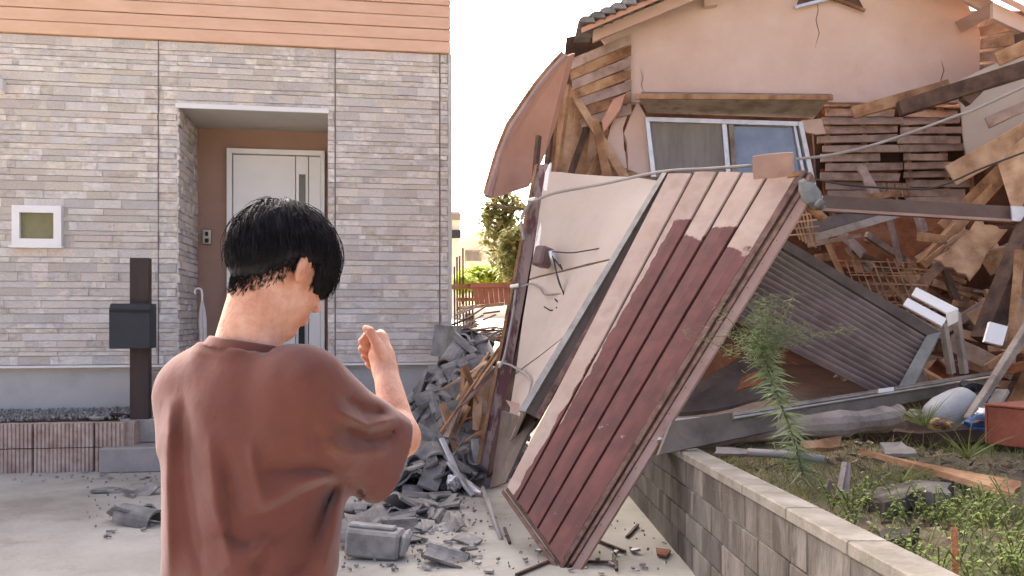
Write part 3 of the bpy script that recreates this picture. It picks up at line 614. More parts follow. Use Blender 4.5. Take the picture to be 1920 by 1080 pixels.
# long fascia with aluminium rail, and the log
fb = thing('eave_fascia', 'long dark fascia board with aluminium rail lying over the log', 'fascia', tuple(P(1560,790,5.8)))
MB().slab([P(1260,790,5.5), P(1866,702,6.3), P(1850,724,6.3), P(1236,852,5.4)], .05, (6,1), .01).build('board', M['fascia'], fb)
MB().slab([P(1376,772,5.62), P(1866,695,6.28), P(1866,701,6.28), P(1376,779,5.6)], .03).build('rail', M['greywood'], fb)
MB().slab([P(1376,781,5.6), P(1866,703,6.27), P(1866,706,6.27), P(1376,785,5.59)], .03).build('rail', M['steel'], fb)
MB().slab([P(1648,730,5.9), P(1676,726,5.93), P(1676,733,5.93), P(1648,737,5.9)], .01).build('clip', M['white'], fb)
pts = [P(1170,838,6.0), P(1300,822,5.85), P(1420,806,5.8), P(1540,797,5.75), P(1640,788,5.9), P(1688,780,5.95)]
o = MB().tube(spline(pts, 3), [.075+.012*math.sin(i*2.1) + .0005*i for i in range(16)], 12).build('log', M['greywood'], smooth=False, bevel=0)
tag(o, 'weathered round grey log resting on the concrete block wall', 'log')
board('sheet_metal', 'pale flat sheet under the edge of the red panel above the log', 'sheet', [(1250,786,5.75), (1352,782,5.9), (1330,808,5.7), (1230,826,5.5)], .02, 'alu', (2,2), .01, .01)
board('roof_sheet', 'dark rumpled roofing felt between red panel and corrugated sheet', 'sheet', [(1282,700,6.6), (1410,640,6.9), (1480,742,6.4), (1262,776,6.1)], .03, 'metaldk', (6,5), .08, .03)
board('roof_sheet', 'rust brown board scrap under the corrugated sheet', 'board', [(1318,668,6.5), (1390,640,6.8), (1400,664,6.7), (1300,720,6.3)], .02, 'mud', (3,2), .03, .03)
board('roof_sheet', 'second rust brown scrap beside the weed stem', 'board', [(1388,706,6.1), (1432,690,6.2), (1436,716,6.1), (1380,732,6.0)], .02, 'mud', (3,2), .03, .03)
# ---------------------------------------------------------------- cables
def cable(label, pts, r, mat, name='cable'):
    return tag(MB().tube(spline([P(*p) for p in pts], 6), r, 6).build(name, M[mat], smooth=True), label, 'cable')
cable('pale cable rising from the panel top across the laths to the upper right', [(1495,298,7.0), (1560,290,7.4), (1660,265,7.8), (1800,215,7.8), (1840,200,7.8), (1990,130,7.6)], .013, 'cable')
cable('thinner cable sagging across the mud wall to the right edge', [(1520,335,7.4), (1600,348,7.6), (1700,354,7.6), (1760,350,7.6), (1850,312,7.6), (1990,260,7.6)], .009, 'cabledk')
cable('grey conduit running along the top edge of the two panels', [(1000,378,7.6), (1040,362,7.5), (1130,345,7.2), (1240,322,6.9), (1330,316,6.7), (1412,310,6.5)], .012, 'cable', 'conduit')
# ================================================================ the fallen wall corner: red panel, plaster panel, post
A, B, Cc, D = P(946,918,5.95), P(1050,1062,5.34), P(1500,322,6.25), P(1252,322,6.85)
nrm = (Cc - B).cross(A - B).normalized(); nrm = -nrm if nrm.y > 0 else nrm      # towards the camera
fw = thing('fallen_wall', 'leaning fallen wall corner with dark red painted boards and pink plaster side', 'wall', (.28, 5.34, 0))
def Q(u, v, o=0.0): return A.lerp(B, u).lerp(D.lerp(Cc, u), v) + nrm * o
def red_mat(i, th, slope, left):
    m = mk('red_painted_board_%d' % i, [S(164,137,120), S(186,162,146), S(174,146,128)], 2.2, 7, .5, .08, 40, .03, spec=.35, dirt=(S(140,126,110), 1.6, .56, .5, .2))
    n = m.node_tree.nodes; L = m.node_tree.links; b = n['Principled BSDF']
    uv = n.new('ShaderNodeUVMap'); sep = n.new('ShaderNodeSeparateXYZ'); L.new(uv.outputs[0], sep.inputs[0])
    nz = n.new('ShaderNodeTexNoise'); nz.inputs['Scale'].default_value = 7; nz.inputs['Detail'].default_value = 5; tc = n.new('ShaderNodeTexCoord'); L.new(tc.outputs['Object'], nz.inputs['Vector'])
    def mth(op, a, bb):
        x = n.new('ShaderNodeMath'); x.operation = op
        for s_, v in ((x.inputs[0], a), (x.inputs[1], bb)):
            if hasattr(v, 'links'): L.new(v, s_)
            else: s_.default_value = v
        return x.outputs[0]
    v = mth('ADD', sep.outputs[1], mth('MULTIPLY', mth('SUBTRACT', nz.outputs['Fac'], .5), .09))
    v = mth('SUBTRACT', v, mth('MULTIPLY', sep.outputs[0], slope))
    mask = mth('MULTIPLY', mth('SUBTRACT', th, v), 160.0)
    cl = n.new('ShaderNodeClamp'); L.new(mask, cl.inputs[0]); fac = cl.outputs[0]
    if left is not None:                       # unpainted strip along the left edge
        u = mth('ADD', sep.outputs[0], mth('MULTIPLY', mth('SUBTRACT', nz.outputs['Fac'], .5), .5))
        lim = mth('ADD', mth('MULTIPLY', sep.outputs[1], left[1]), left[0])
        c2 = n.new('ShaderNodeClamp'); L.new(mth('MULTIPLY', mth('SUBTRACT', u, lim), 25.0), c2.inputs[0]); fac = mth('MULTIPLY', fac, c2.outputs[0])
    nw = n.new('ShaderNodeTexNoise'); nw.inputs['Scale'].default_value = 9; nw.inputs['Detail'].default_value = 8; nw.inputs['Roughness'].default_value = .75; L.new(tc.outputs['Object'], nw.inputs['Vector'])
    wr = n.new('ShaderNodeMapRange'); wr.inputs[1].default_value = .655; wr.inputs[2].default_value = .69; wr.inputs[3].default_value = 1; wr.inputs[4].default_value = .25; L.new(nw.outputs['Fac'], wr.inputs[0])
    fac = mth('MULTIPLY', fac, wr.outputs[0])
    nr2 = n.new('ShaderNodeValToRGB'); nr2.color_ramp.elements[0].color = S(92,47,41); nr2.color_ramp.elements[1].color = S(116,63,54); nr2.color_ramp.elements[0].position = .35; nr2.color_ramp.elements[1].position = .7
    L.new(nz.outputs['Fac'], nr2.inputs[0])
    old = b.inputs['Base Color'].links[0].from_socket
    mx = n.new('ShaderNodeMix'); mx.data_type = 'RGBA'; L.new(fac, mx.inputs[0]); L.new(old, mx.inputs[6]); L.new(nr2.outputs[0], mx.inputs[7]); L.new(mx.outputs[2], b.inputs['Base Color'])
    return m
us = [0, .21, .40, .585, .785, 1.0]
spec = [(1.1, 0, (.62, .9)), (.845, 0, (-.1, .45)), (.795, 0, None), (.835, 0, None), (.775, .0, None)]
back = MB(); back.hexa([Q(.0,0,-.012), Q(1,0,-.012), Q(1,1,-.012), Q(.0,1,-.012), Q(.0,0,-.06), Q(1,0,-.06), Q(1,1,-.06), Q(.0,1,-.06)])
back.build('backing', M['darkwood'], fw)
for i in range(5):
    u0, u1 = us[i] + .008, us[i+1] - .008; m = MB(); nv = 14; vs = []; uvs = []
    prof = [(u0, -.012), (u0+.006, 0), (u0+(u1-u0)*.5, .002), (u1-.006, 0), (u1, -.012)]
    for j in range(nv+1):
        v = j/nv; v0 = v if 0 < j < nv else (v + (random.uniform(0, .012) if j == 0 else -random.uniform(0, .008)))
        for (u, o) in prof:
            vs.append(Q(u, v0, o + .006*mnoise.noise(Q(u, v)*1.3))); uvs.append(((u-u0)/(u1-u0), v))
    np_ = len(prof)
    m.add(vs, [(j*np_+k, j*np_+k+1, (j+1)*np_+k+1, (j+1)*np_+k) for j in range(nv) for k in range(np_-1)])
    th, sl_, lf = spec[i]
    o = m.build('painted_board', red_mat(i, th, sl_, lf), fw, smooth=False, fix=False)
    ul = o.data.uv_layers.new(name='UVMap')
    for lp in o.data.loops: ul.data[lp.index].uv = uvs[lp.vertex_index]
# right edge: dark built-up frame and a pink trim board
def strip(name, mat, ua, ub, oa, ob, v0=0, v1=1.0, n=18, jit=0, back_=.03):
    m = MB(); rg = []
    for j in range(n+1):
        v = v0 + (v1-v0)*j/n; w = jit*random.uniform(-1, 1)
        rg.append([Q(ua, v, oa+w), Q(ub, v, ob+w), Q(ub, v, ob-back_), Q(ua, v, oa-back_)])
    return m.loft(rg).build(name, M[mat], fw)
strip('edge_frame', 'edge', 1.004, 1.045, .016, .012, 0, 1.0, 24, .002, .08)
strip('edge_frame', 'darkwood', 1.049, 1.075, -.004, -.004, .0, 1.0, 24, .004, .06)
strip('edge_frame', 'edge', 1.078, 1.105, .014, .012, .02, .99, 24, .002, .07)
strip('edge_trim', 'pinktrim', 1.11, 1.168, .0, -.02, -.03, .93, 10, .001, .02)
strip('bottom_lip', 'edge', -.01, 1.0, .006, .006, -.012, -.003, 1, 0, .03)
for i in range(14):
    c = Q(1.135, .05 + i*.063, .004); MB().tube([c, c + nrm*.005], .004, 6).build('nail', M['metaldk'], fw)
# projecting flap of board at the top
o = MB().slab([P(1410,292,6.3), P(1487,285,6.15), P(1490,330,6.2), P(1412,338,6.35)], .02, (4,2), .006, .006).build('board_flap', M['pinktrim'], fw)
# corner trim between the faces (dark channel)
def strip2(name, mat, a0, a1, b0, b1, th=.03):
    return MB().slab([P(*a0), P(*a1), P(*b1), P(*b0)], th, (1, 8), .004).build(name, M[mat], fw)
strip2('corner_channel', 'steel', (1241,324,6.86), (1250,324,6.84), (972,770,6.3), (985,772,6.28))
strip2('corner_channel', 'metaldk', (1250,322,6.88), (1264,322,6.87), (985,772,6.31), (1010,785,6.30), .02)
strip2('corner_channel', 'edge', (1264,324,6.86), (1270,324,6.85), (1003,780,6.26), (1012,786,6.24), .02)
# plaster face on the left, three sheets
TL, TR, BR, BL = P(1012,318,8.05), P(1240,338,6.9), P(976,775,6.32), P(938,880,7.2)
def T(u, v): return TL.lerp(TR, u).lerp(BL.lerp(BR, u), v)
for i, (v0, v1) in enumerate(((0, .355), (.358, .67), (.673, 1.0))):
    sk = .05
    m = MB().slab([T(.06, v0+.04*(0 if i == 0 else 1)-.0), T(1, v0 + (0 if i == 0 else .0)), T(1, v1-.003), T(.06, v1 + (.04 if i < 2 else 0)-.003)], .03, (7, 5), .012, .012 if i == 0 else 0)
    m.build('plaster_sheet', M['panelplaster'], fw)
MB().slab([T(.055,-.01), T(.09,-.03), T(.12,.34), T(.06,.36)], .02).build('bare_strip', M['white'], fw)
MB().slab([P(1004,330,8.3), P(1262,332,7.15), P(1000,800,6.62), P(902,905,7.98)], .03, (5,6), .02).build('rear_backing', M['darkwood'], fw)  # added dark slab, blocks bright ground showing through the gap
# post at the outer corner
m = MB(); rg = []
for j in range(13):
    k = j/12; c = P(1016-112*k, 308+608*k, 8.0-.15*k); w = (24 + 6*k)/FPX*7.9
    rg.append([c + V((-w/2, 0, 0)), c + V((w/2, -.02, 0)), c + V((w/2, .1, .0)), c + V((-w/2, .12, 0))])
post = m.loft(rg).build('corner_post', M['postpaint'], fw)
MB().slab([P(1002,310,7.98), P(1008,306,7.98), P(892,912,7.83), P(884,915,7.83)], .06, (1,6), .004).build('post_batten', M['wood'], fw)
MB().bar(P(1010,255,8.1), P(1003,330,8.05), .035, .05).build('post_stub', M['darkwood'], fw)
MB().poly([P(948,750,7.1), P(968,782,6.9), P(998,796,6.7), P(1000,780,6.72), P(972,756,7.0)], .03).build('torn_board', M['pinktrim'], fw)
MB().slab([P(940,770,7.2), P(1000,790,6.5), P(945,905,6.2), P(920,915,7.2)], .02, (3,3), .02).build('inner_lining', M['metaldk'], fw)
# meter box with wires on the plaster face
jb = MB(); c = P(1018,482,7.35); rot = Euler((.1, .25, .7)).to_matrix()
jb.box(c, (.13, .13, .17), rot); jbo = jb.build('junction_box', mk('junction_box', [S(96,74,72), S(118,94,92)], 5, rough=.4, rand=0, bump=.05), fw, bevel=.018)
MB().tube([P(1034,470,7.2), P(1040,496,7.2)], .028, 8).build('conduit_end', M['alu'], jbo, smooth=True)
random.seed(3)
for pts in ([(1036,472,7.15), (1070,474,7.05), (1100,470,7.0), (1134,464,6.95)], [(1036,480,7.15), (1046,520,7.1), (1058,555,7.05), (1062,572,7.05)], [(1038,484,7.15), (1048,530,7.1), (1062,560,7.05), (1058,575,7.05), (1042,577,7.05)], [(1040,486,7.15), (1054,505,7.1), (1050,495,7.1)], [(1040,560,7.1), (1050,570,7.08), (1062,565,7.06), (1066,552,7.05)], [(1020,575,7.15), (1036,582,7.1), (1054,568,7.06)]):
    MB().tube(spline([P(*p) for p in pts], 5), .006, 5).build('wire', M['cabledk'], jbo, smooth=True)
for pts, r_ in (([(978,538,7.6), (996,532,7.55), (1012,540,7.4), (1022,552,7.25), (1044,551,7.15), (1064,550,7.05)], .008), ([(943,680,7.7), (960,686,7.55), (985,702,7.0), (996,716,6.85), (994,735,6.8)], .011), ([(996,378,7.85), (978,410,7.85), (982,450,7.8)], .016), ([(968,540,7.8), (962,590,7.75), (946,670,7.72), (936,690,7.72)], .016), ([(994,735,6.8), (985,770,6.85), (965,810,7.0), (940,838,7.15)], .013)):
    MB().tube(spline([P(*p) for p in pts], 5), r_, 6).build('conduit', M['cable'], fw, smooth=True)
for px, py in ((997,376), (966,538), (942,682)):
    m = MB().tube([P(px-8,py,7.8), P(px+8,py-3,7.76)], .02, 8).build('saddle_clip', M['alu'], fw)
# hopper head and pipe hanging at the panel's top right corner
hp = thing('gutter_hopper', 'grey rain hopper with broken pipe hanging at the red panel corner', 'gutter', tuple(P(1520,370,6.1)))
m = MB(); rg = []
for (x, y, w, d) in ((1503,338,12,6.18), (1512,350,30,6.14), (1522,368,36,6.1), (1531,384,24,6.1), (1541,390,14,6.12)):
    c = P(x, y, d); s_ = w/FPX*d/2
    rg.append([c + V((math.cos(t)*s_, math.sin(t)*s_, math.sin(t+.6)*s_*.8)) for t in [q*math.pi/4 for q in range(8)]])
m.loft(rg).build('hopper', M['greenmetal'], hp, smooth=False)
MB().tube([P(1508,384,6.15), P(1530,398,6.12), P(1546,412,6.1)], .03, 10).build('pipe', M['wood'], hp, smooth=True)
MB().tube([P(1532,380,6.02), P(1541,386,6.0)], .035, 10).build('rim', M['greenmetal'], hp, smooth=True)
MB().bar(P(1476,330,6.12), P(1498,326,6.1), .05, .03).build('bracket', M['wood'], hp)
# thin conduit stub leaning in front of the wall foot
tag(MB().tube([P(905,915,7.3), Gd(940,1012)], .016, 8).build('pipe', M['cable'], smooth=True), 'thin pale pipe propped under the fallen corner post', 'pipe')
# ================================================================ block wall and yard at the right
def wx(y): return 1.2575 - .0373*y
def wz(y): return .80 - .028*(y - 1.0)        # the coping falls a little away from the camera
M['cblock'] = mk('concrete_block', [S(90,83,76), S(110,103,95), S(136,129,120)], 3, 9, .95, .35, 60, .14, (1,1,.35), (S(70,62,55), 2.6, .48, .8, .12))
M['coping'] = mk('block_coping', [S(118,112,101), S(138,131,120), S(152,146,135)], 5, 8, .95, .3, 60, .03, dirt=(S(126,122,100), 3.5, .56, .6))
bw = thing('block_wall', 'low grey stained concrete block wall between the two yards', 'wall', (wx(4), 4, 0))
yy0, yy1, TH = 1.2, 8.6, .12; nC = 4
for r in range(nC):
    y = yy0 - (.2 if r % 2 else 0)
    while y < yy1:
        ya, yb = max(y, yy0) + .003, min(y + .4, yy1) - .003
        if yb - ya > .05:
            q = []
            o_ = random.uniform(-.003, .003)
            for xs in (0, TH):
                for yv, tt in ((ya, 0), (yb, 0), (yb, 1), (ya, 1)):
                    zt = wz(yv) - .05; z_ = zt*(r + tt)/nC + (.003 if tt == 0 else -.003) - (.03 if r == 0 and tt == 0 else 0)
                    q.append(V((wx(yv) + xs + o_, yv, z_)))
            MB().hexa(q).build('block', M['cblock'], bw, bevel=.005)
        y += .4
m = MB(); m.hexa([V((wx(yv)+.012, yv, 0)) if k else V((wx(yv)+.012, yv, wz(yv)-.06)) for yv, k in ((yy0,1),(yy1,1),(yy1,0),(yy0,0))] + [V((wx(yv)+TH-.012, yv, 0)) if k else V((wx(yv)+TH-.012, yv, wz(yv)-.06)) for yv, k in ((yy0,1),(yy1,1),(yy1,0),(yy0,0))])
m.build('mortar', M['kerb'], bw)
y = yy0
while y < yy1:
    yb = min(y + .6, yy1)
    MB().hexa([V((wx(a)-.012+s, a, wz(a)-h)) for s in (0,) for a, h in ((y+.002,.052),(yb-.002,.052),(yb-.002,0),(y+.002,0))] + [V((wx(a)+TH+.012, a, wz(a)-h)) for a, h in ((y+.002,.052),(yb-.002,.052),(yb-.002,0),(y+.002,0))]).build('coping', M['coping'], bw, bevel=.006)
    y = yb
# raised overgrown yard
def yz(x, y):
    return .50 + .07*mnoise.noise(V((x*.9, y*.9, 2))) + .05*mnoise.noise(V((x*2.6, y*2.6, 5))) - .014*(y-3) + .03*mnoise.noise(V((x*7, y*7, 1)))
m = MB(); nx, ny = 70, 90
for j in range(ny+1):
    for i in range(nx+1):
        y = .8 + (13-.8)*j/ny; x = wx(y)+TH-.02 + 7.5*(i/nx)**1.4; m.v.append(V((x, y, yz(x, y))))
m.f = [(j*(nx+1)+i, j*(nx+1)+i+1, (j+1)*(nx+1)+i+1, (j+1)*(nx+1)+i) for j in range(ny) for i in range(nx)]
tag(m.build('overgrown_yard', M['soil'], smooth=True, fix=False), kind='structure')
# ---------------------------------------------------------------- debris on the yard
def yb_(name, label, cat, q, th, mat, n=(3,2), jit=.015, edge=.02): return board(name, label, cat, q, th, mat, n, jit, edge)
yb_('plank', 'long brown plank lying in the weeds of the yard', 'plank', [(1610,838,5.3), (1690,860,5.2), (1920,905,4.6), (1900,925,4.5)], .03, 'wood')
yb_('board', 'pale chipped board scrap on the yard soil', 'board', [(1690,828,5.5), (1720,845,5.4), (1700,858,5.3), (1660,846,5.4)], .02, 'greywood')
yb_('board', 'small pale panel scrap near the rusty stakes', 'board', [(1650,830,5.6), (1690,828,5.6), (1720,850,5.3), (1660,850,5.3)], .02, 'coping')
yb_('board', 'tan board offcut under the log', 'board', [(1500,826,5.6), (1578,818,5.7), (1578,838,5.6), (1510,842,5.5)], .03, 'wood')
yb_('board', 'broken concrete slab behind the grass', 'slab', [(1620,905,4.9), (1780,890,5.0), (1785,935,4.6), (1640,945,4.5)], .06, 'cblock', (8,6), .12, .08)
yb_('board', 'low grey slab edge in the middle of the yard', 'slab', [(1640,990,4.0), (1720,985,4.0), (1730,1010,3.9), (1620,1015,3.9)], .06, 'cblock', (5,4), .05, .04)
yb_('board', 'thin broken lath beside the weed stem', 'board', [(1340,836,5.5), (1440,842,5.5), (1440,852,5.45), (1340,850,5.45)], .02, 'greywood')
pts = [P(1402,848,5.4), P(1470,852,5.4), P(1545,862,5.3)]
tag(MB().tube(pts, .025, 8).build('pipe', M['cable'], smooth=True), 'pale pipe lying along the yard below the log', 'pipe')
for i, (a, b) in enumerate((((1572,935,4.9), (1585,868,5.0)), ((1586,935,4.9), (1590,870,5.0)), ((1550,925,5.0), (1558,900,5.0)))):
    tag(MB().bar(P(*a), P(*b), .03, .03).build('stake', M['greywood']), ('left tall grey stake of the pair in the yard', 'right tall grey stake of the pair in the yard', 'short grey stake stub left of the pair')[i], 'stake')
tag(MB().bar(P(1792,1082,3.2), P(1789,990,3.3), .022, .022).build('stake', M['mud']), 'rusty stake standing in the weeds at the front', 'stake')
# white tank, bag, plastic scraps, red-brown box
c = P(1784,768,5.75); ax = V((.8, .3, .28)).normalized(); x_ = ax.cross(V((0,0,1))).normalized(); y_ = x_.cross(ax); rg = []
for t, rr in ((-.2,.03),(-.19,.07),(-.15,.1),(-.08,.118),(.06,.12),(.13,.11),(.165,.08),(.17,.03)):
    rg.append([c + ax*t + (x_*math.cos(q*math.pi/8)+y_*math.sin(q*math.pi/8))*rr for q in range(16)])
M['tank'] = mk('white_tank', [S(156,155,152), S(182,180,176)], 4, 7, .5, .05, 40, 0, dirt=(S(150,140,128), 5, .57, .6))
tk = thing('tank', 'dull white plastic tank lying under the fascia board', 'tank', tuple(c - V((0,0,.12))))
MB().loft(rg).build('shell', M['tank'], tk, smooth=True); MB().tube([c+ax*.16, c+ax*.215], .045, 10).build('cap', M['black'], tk, smooth=True)
random.seed(9)
def crumple(name, label, cat, c, r, mat):
    bm = bmesh.new(); bmesh.ops.create_icosphere(bm, subdivisions=3, radius=1)
    m = MB(); vs = []
    for v in bm.verts:
        k = 1 + .5*mnoise.noise(v.co*1.7 + V(c)) + .25*mnoise.noise(v.co*5); vs.append(V(c) + V((v.co.x*r[0], v.co.y*r[1], v.co.z*r[2]))*k)
    m.add(vs, [tuple(q.index for q in f.verts) for f in bm.faces]); bm.free(); return tag(m.build(name, mat), label, cat)
crumple('snack_bag', 'crumpled brown and yellow wrapper by the white tank', 'bag', P(1762,795,5.5), (.07,.05,.035), mk('wrapper', [S(90,58,50), S(120,84,66), S(186,160,80)], 12, 2, .4, .1, 30, 0))
crumple('plastic_bag', 'crumpled blue and dark plastic sheet beside the tank', 'bag', P(1850,795,5.4), (.12,.08,.05), mk('blue_plastic', [S(40,46,66), S(56,96,150), S(52,50,56)], 7, 2, .4, .1, 30, 0))
crumple('plastic_bag', 'small white plastic scrap on top of the dark sheet', 'bag', P(1848,776,5.45), (.05,.05,.035), M['white'])
crumple('plastic_bag', 'greenish crumpled scrap at the log end', 'bag', P(1716,780,5.6), (.07,.05,.04), mk('green_scrap', [S(90,90,66), S(140,136,104)], 9, 3, .6, .1, 30, 0))
crumple('black_bag', 'black rubbish lump behind the white tank', 'bag', P(1822,742,6.0), (.09,.08,.09), M['black'])
bx = thing('crate', 'red brown open crate at the right edge of the yard', 'crate', tuple(P(1925,835,5.2)))
c = P(1930,798,5.2); rot = Matrix.Rotation(.5, 3, 'Z')
for off, sz in (((0,-.15,0),(.36,.018,.22)), ((0,.15,0),(.36,.018,.22)), ((-.17,0,0),(.018,.28,.22)), ((.17,0,0),(.018,.28,.22)), ((0,0,-.1),(.32,.28,.018))):
    MB().box(c + rot @ V(off), sz, rot).build('side', M.setdefault('rust', mk('rust_brown', [S(112,58,42), S(134,76,58)], 5, 6, .7, .15, 40, .04)), bx, bevel=.003)
MB().box(c + rot @ V((0,0,.118)), (.37,.32,.014), rot).build('lid', M['rust'], bx, bevel=.003)
# ---------------------------------------------------------------- vegetation of the yard
M['grass'] = mk('grass', [S(84,96,50), S(120,128,72), S(150,148,92)], 3, rough=.7, bump=0, rand=.25, attr='tint', trans=.3)
M['dry'] = mk('dry_grass', [S(150,132,88), S(184,168,122)], 3, rough=.8, bump=0, rand=.2, attr='tint', trans=.3)
M['leaf'] = mk('weed_leaf', [S(84,108,44), S(124,146,66), S(160,176,92)], 3, rough=.6, bump=0, rand=.25, attr='tint', trans=.3)
M['leafdk'] = mk('goldenrod_leaf', [S(108,124,84), S(136,150,106), S(160,170,130)], 3, rough=.6, bump=0, rand=.25, attr='tint', trans=.3)
M['stem'] = mk('weed_stem', [S(98,100,60), S(124,116,78)], 3, rough=.7, bump=0, rand=.1)
class Foliage:
    def __init__(s): s.m = MB(); s.t = []
    def blade(s, p, d, L, w, bend=.4, seg=3):
        p = V(p); d = V(d).normalized(); side = d.cross(V((random.uniform(-1,1), random.uniform(-1,1), .1))); side = side.normalized() if side.length > 1e-3 else V((1,0,0))
        hx = V((d.x, d.y, 0)); hx = hx.normalized() if hx.length > .01 else V((random.uniform(-1,1), random.uniform(-1,1), 0)); vs = []
        for i in range(seg+1):
            k = i/seg; q = p + d*L*k + (hx - V((0,0,.6)))*bend*L*k*k; ww = w*(1-k)**.7*.5
            vs += [q - side*ww, q + side*ww] if i < seg else [q]
        fs = [(2*i, 2*i+1, 2*i+3, 2*i+2) for i in range(seg-1)] + [(2*seg-2, 2*seg-1, 2*seg)]
        s.m.add(vs, fs); s.t += [random.random()]*len(vs)
    def leaf(s, p, d, L, w, droop=.3):
        p = V(p); d = V(d).normalized(); side = d.cross(V((0,0,1))); side = side.normalized() if side.length > 1e-3 else V((1,0,0)); up = side.cross(d)
        side = (side + up*random.uniform(-.5,.5)).normalized()
        a, b, c = p, p + d*L*.45, p + d*L - V((0,0,droop*L))
        s.m.add([a, b - side*w/2 + V((0,0,.1*w)), b, b + side*w/2 + V((0,0,.1*w)), c], [(0,1,2), (0,2,3), (1,4,2), (2,4,3)]); s.t += [random.random()]*5
    def build(s, name, mat, parent=None):
        o = s.m.build(name, mat, parent, fix=False); o.data.attributes.new('tint', 'FLOAT', 'POINT').data.foreach_set('value', s.t); return o
random.seed(12)
gf = Foliage(); df = Foliage()
for i in range(34000):
    y = random.uniform(2.2, 8.5); x = wx(y) + TH + .03 + random.random()**1.3*4.6
    k = mnoise.noise(V((x*.8, y*.8, 9)))
    if y > 5.2 and random.random() < .75: continue
    if k < -.12 and random.random() < .7: continue
    (gf if random.random() < .82 else df).blade((x, y, yz(x, y)-.01), (random.uniform(-.5,.5), random.uniform(-.5,.5), 1), random.uniform(.04, .15) * (1.7 if k > .1 else 1), .0058, random.uniform(.1, .6))
for i in range(2600):                           # tufts along the wall top
    y = random.uniform(2.4, 5.9); x = wx(y) + TH + .02 + abs(random.gauss(0, .09))
    (df if random.random() < .6 else gf).blade((x, y, yz(x, y)), (random.uniform(-.5,.4), random.uniform(-.5,.5), 1), random.uniform(.08, .24), .006, random.uniform(.2, .7))
tag(gf.build('grass', M['grass']), 'green grass growing over the yard behind the block wall', 'grass', kind='stuff')
tag(df.build('dry_grass', M['dry']), 'dry straw coloured grass tufts along the block wall', 'grass', kind='stuff')
spots = [(1560,960,4.5), (1600,985,4.2), (1655,960,4.3), (1700,1000,3.9), (1660,1020,3.7), (1745,950,4.3), (1760,1040,3.4), (1830,1050,3.2), (1880,1000,3.5), (1905,1060,3.1), (1620,935,4.7), (1780,975,3.9), (1850,960,4.0), (1900,940,4.1), (1700,1055,3.4), (1730,890,4.9), (1690,930,4.6), (1800,1010,3.6), (1590,940,4.7), (1875,1075,3.0), (1770,860,5.1), (1840,900,4.6)]
random.seed(90)
spots += [(random.uniform(1580,1915), random.uniform(900,1078), 0) for _ in range(30)]
for i, (px, py, d) in enumerate(spots):
    if d == 0: d = FPX*(CAMH-.52)/(py-HZ)
    c = P(px, py, d); c.z = yz(c.x, c.y); f_ = Foliage(); ns = random.randint(3, 6); w = thing('weed', 'small leafy green weed growing among the grass of the yard', 'weed', tuple(c), 0, 'small weeds in the yard')
    ms = MB()
    for s_ in range(ns):
        t = random.uniform(0, 6.28); h = random.uniform(.08, .2); tip = c + V((math.cos(t)*h*.6, math.sin(t)*h*.6, h)); ms.tube([c, c.lerp(tip, .6) + V((0,0,.02)), tip], .003, 4)
        for k in range(9):
            q = c.lerp(tip, .25 + .75*k/8); a = k*2.4 + t; f_.leaf(q, (math.cos(a), math.sin(a), .35), random.uniform(.022, .045), random.uniform(.012, .022))
    f_.build('leaves', M['leaf'], w); ms.build('stems', M['stem'], w)
# litter of splinters and scraps over the soil
random.seed(44); m = MB(); tint = []
for i in range(1300):
    y = random.uniform(2.6, 8.2); x = wx(y) + TH + .05 + random.random()*4.2
    if mnoise.noise(V((x*.9, y*.9, 4))) < -.1: continue
    c = V((x, y, yz(x, y) + .012)); L = random.uniform(.02, .13); w = random.uniform(.008, .03); rot = Euler((random.gauss(0,.25), random.gauss(0,.25), random.uniform(0,3.14))).to_matrix(); n0 = len(m.v)
    m.box(c, (L, w, random.uniform(.004,.015)), rot); tint += [random.random()]*8
M['litter'] = mk('litter', [S(92,74,58), S(140,120,100), S(178,166,150)], 9, 4, .95, .2, 60, .4, attr='tint')
o = m.build('debris_litter', M['litter'], fix=False); tag(o, 'splinters and scraps littering the soil of the yard', 'debris', kind='stuff')
o.data.attributes.new('tint', 'FLOAT', 'POINT').data.foreach_set('value', tint)
# spindly bare herbs
for i, (px, py, d, h) in enumerate(((1735,800,5.2,.3), (1690,905,4.8,.28), (1815,860,4.9,.3))):
    c = P(px, py, d); f_ = Foliage()
    for k in range(26): f_.blade(c, (random.uniform(-1,1), random.uniform(-.6,.6), random.uniform(.3,1)), h*random.uniform(.5,1), .007, .15)
    tag(f_.build('herb', M['grass']), ('wiry pale herb tuft in front of the white tank', 'wiry herb tuft beside the broken slab', 'wiry herb tuft near the crate')[i], 'herb')
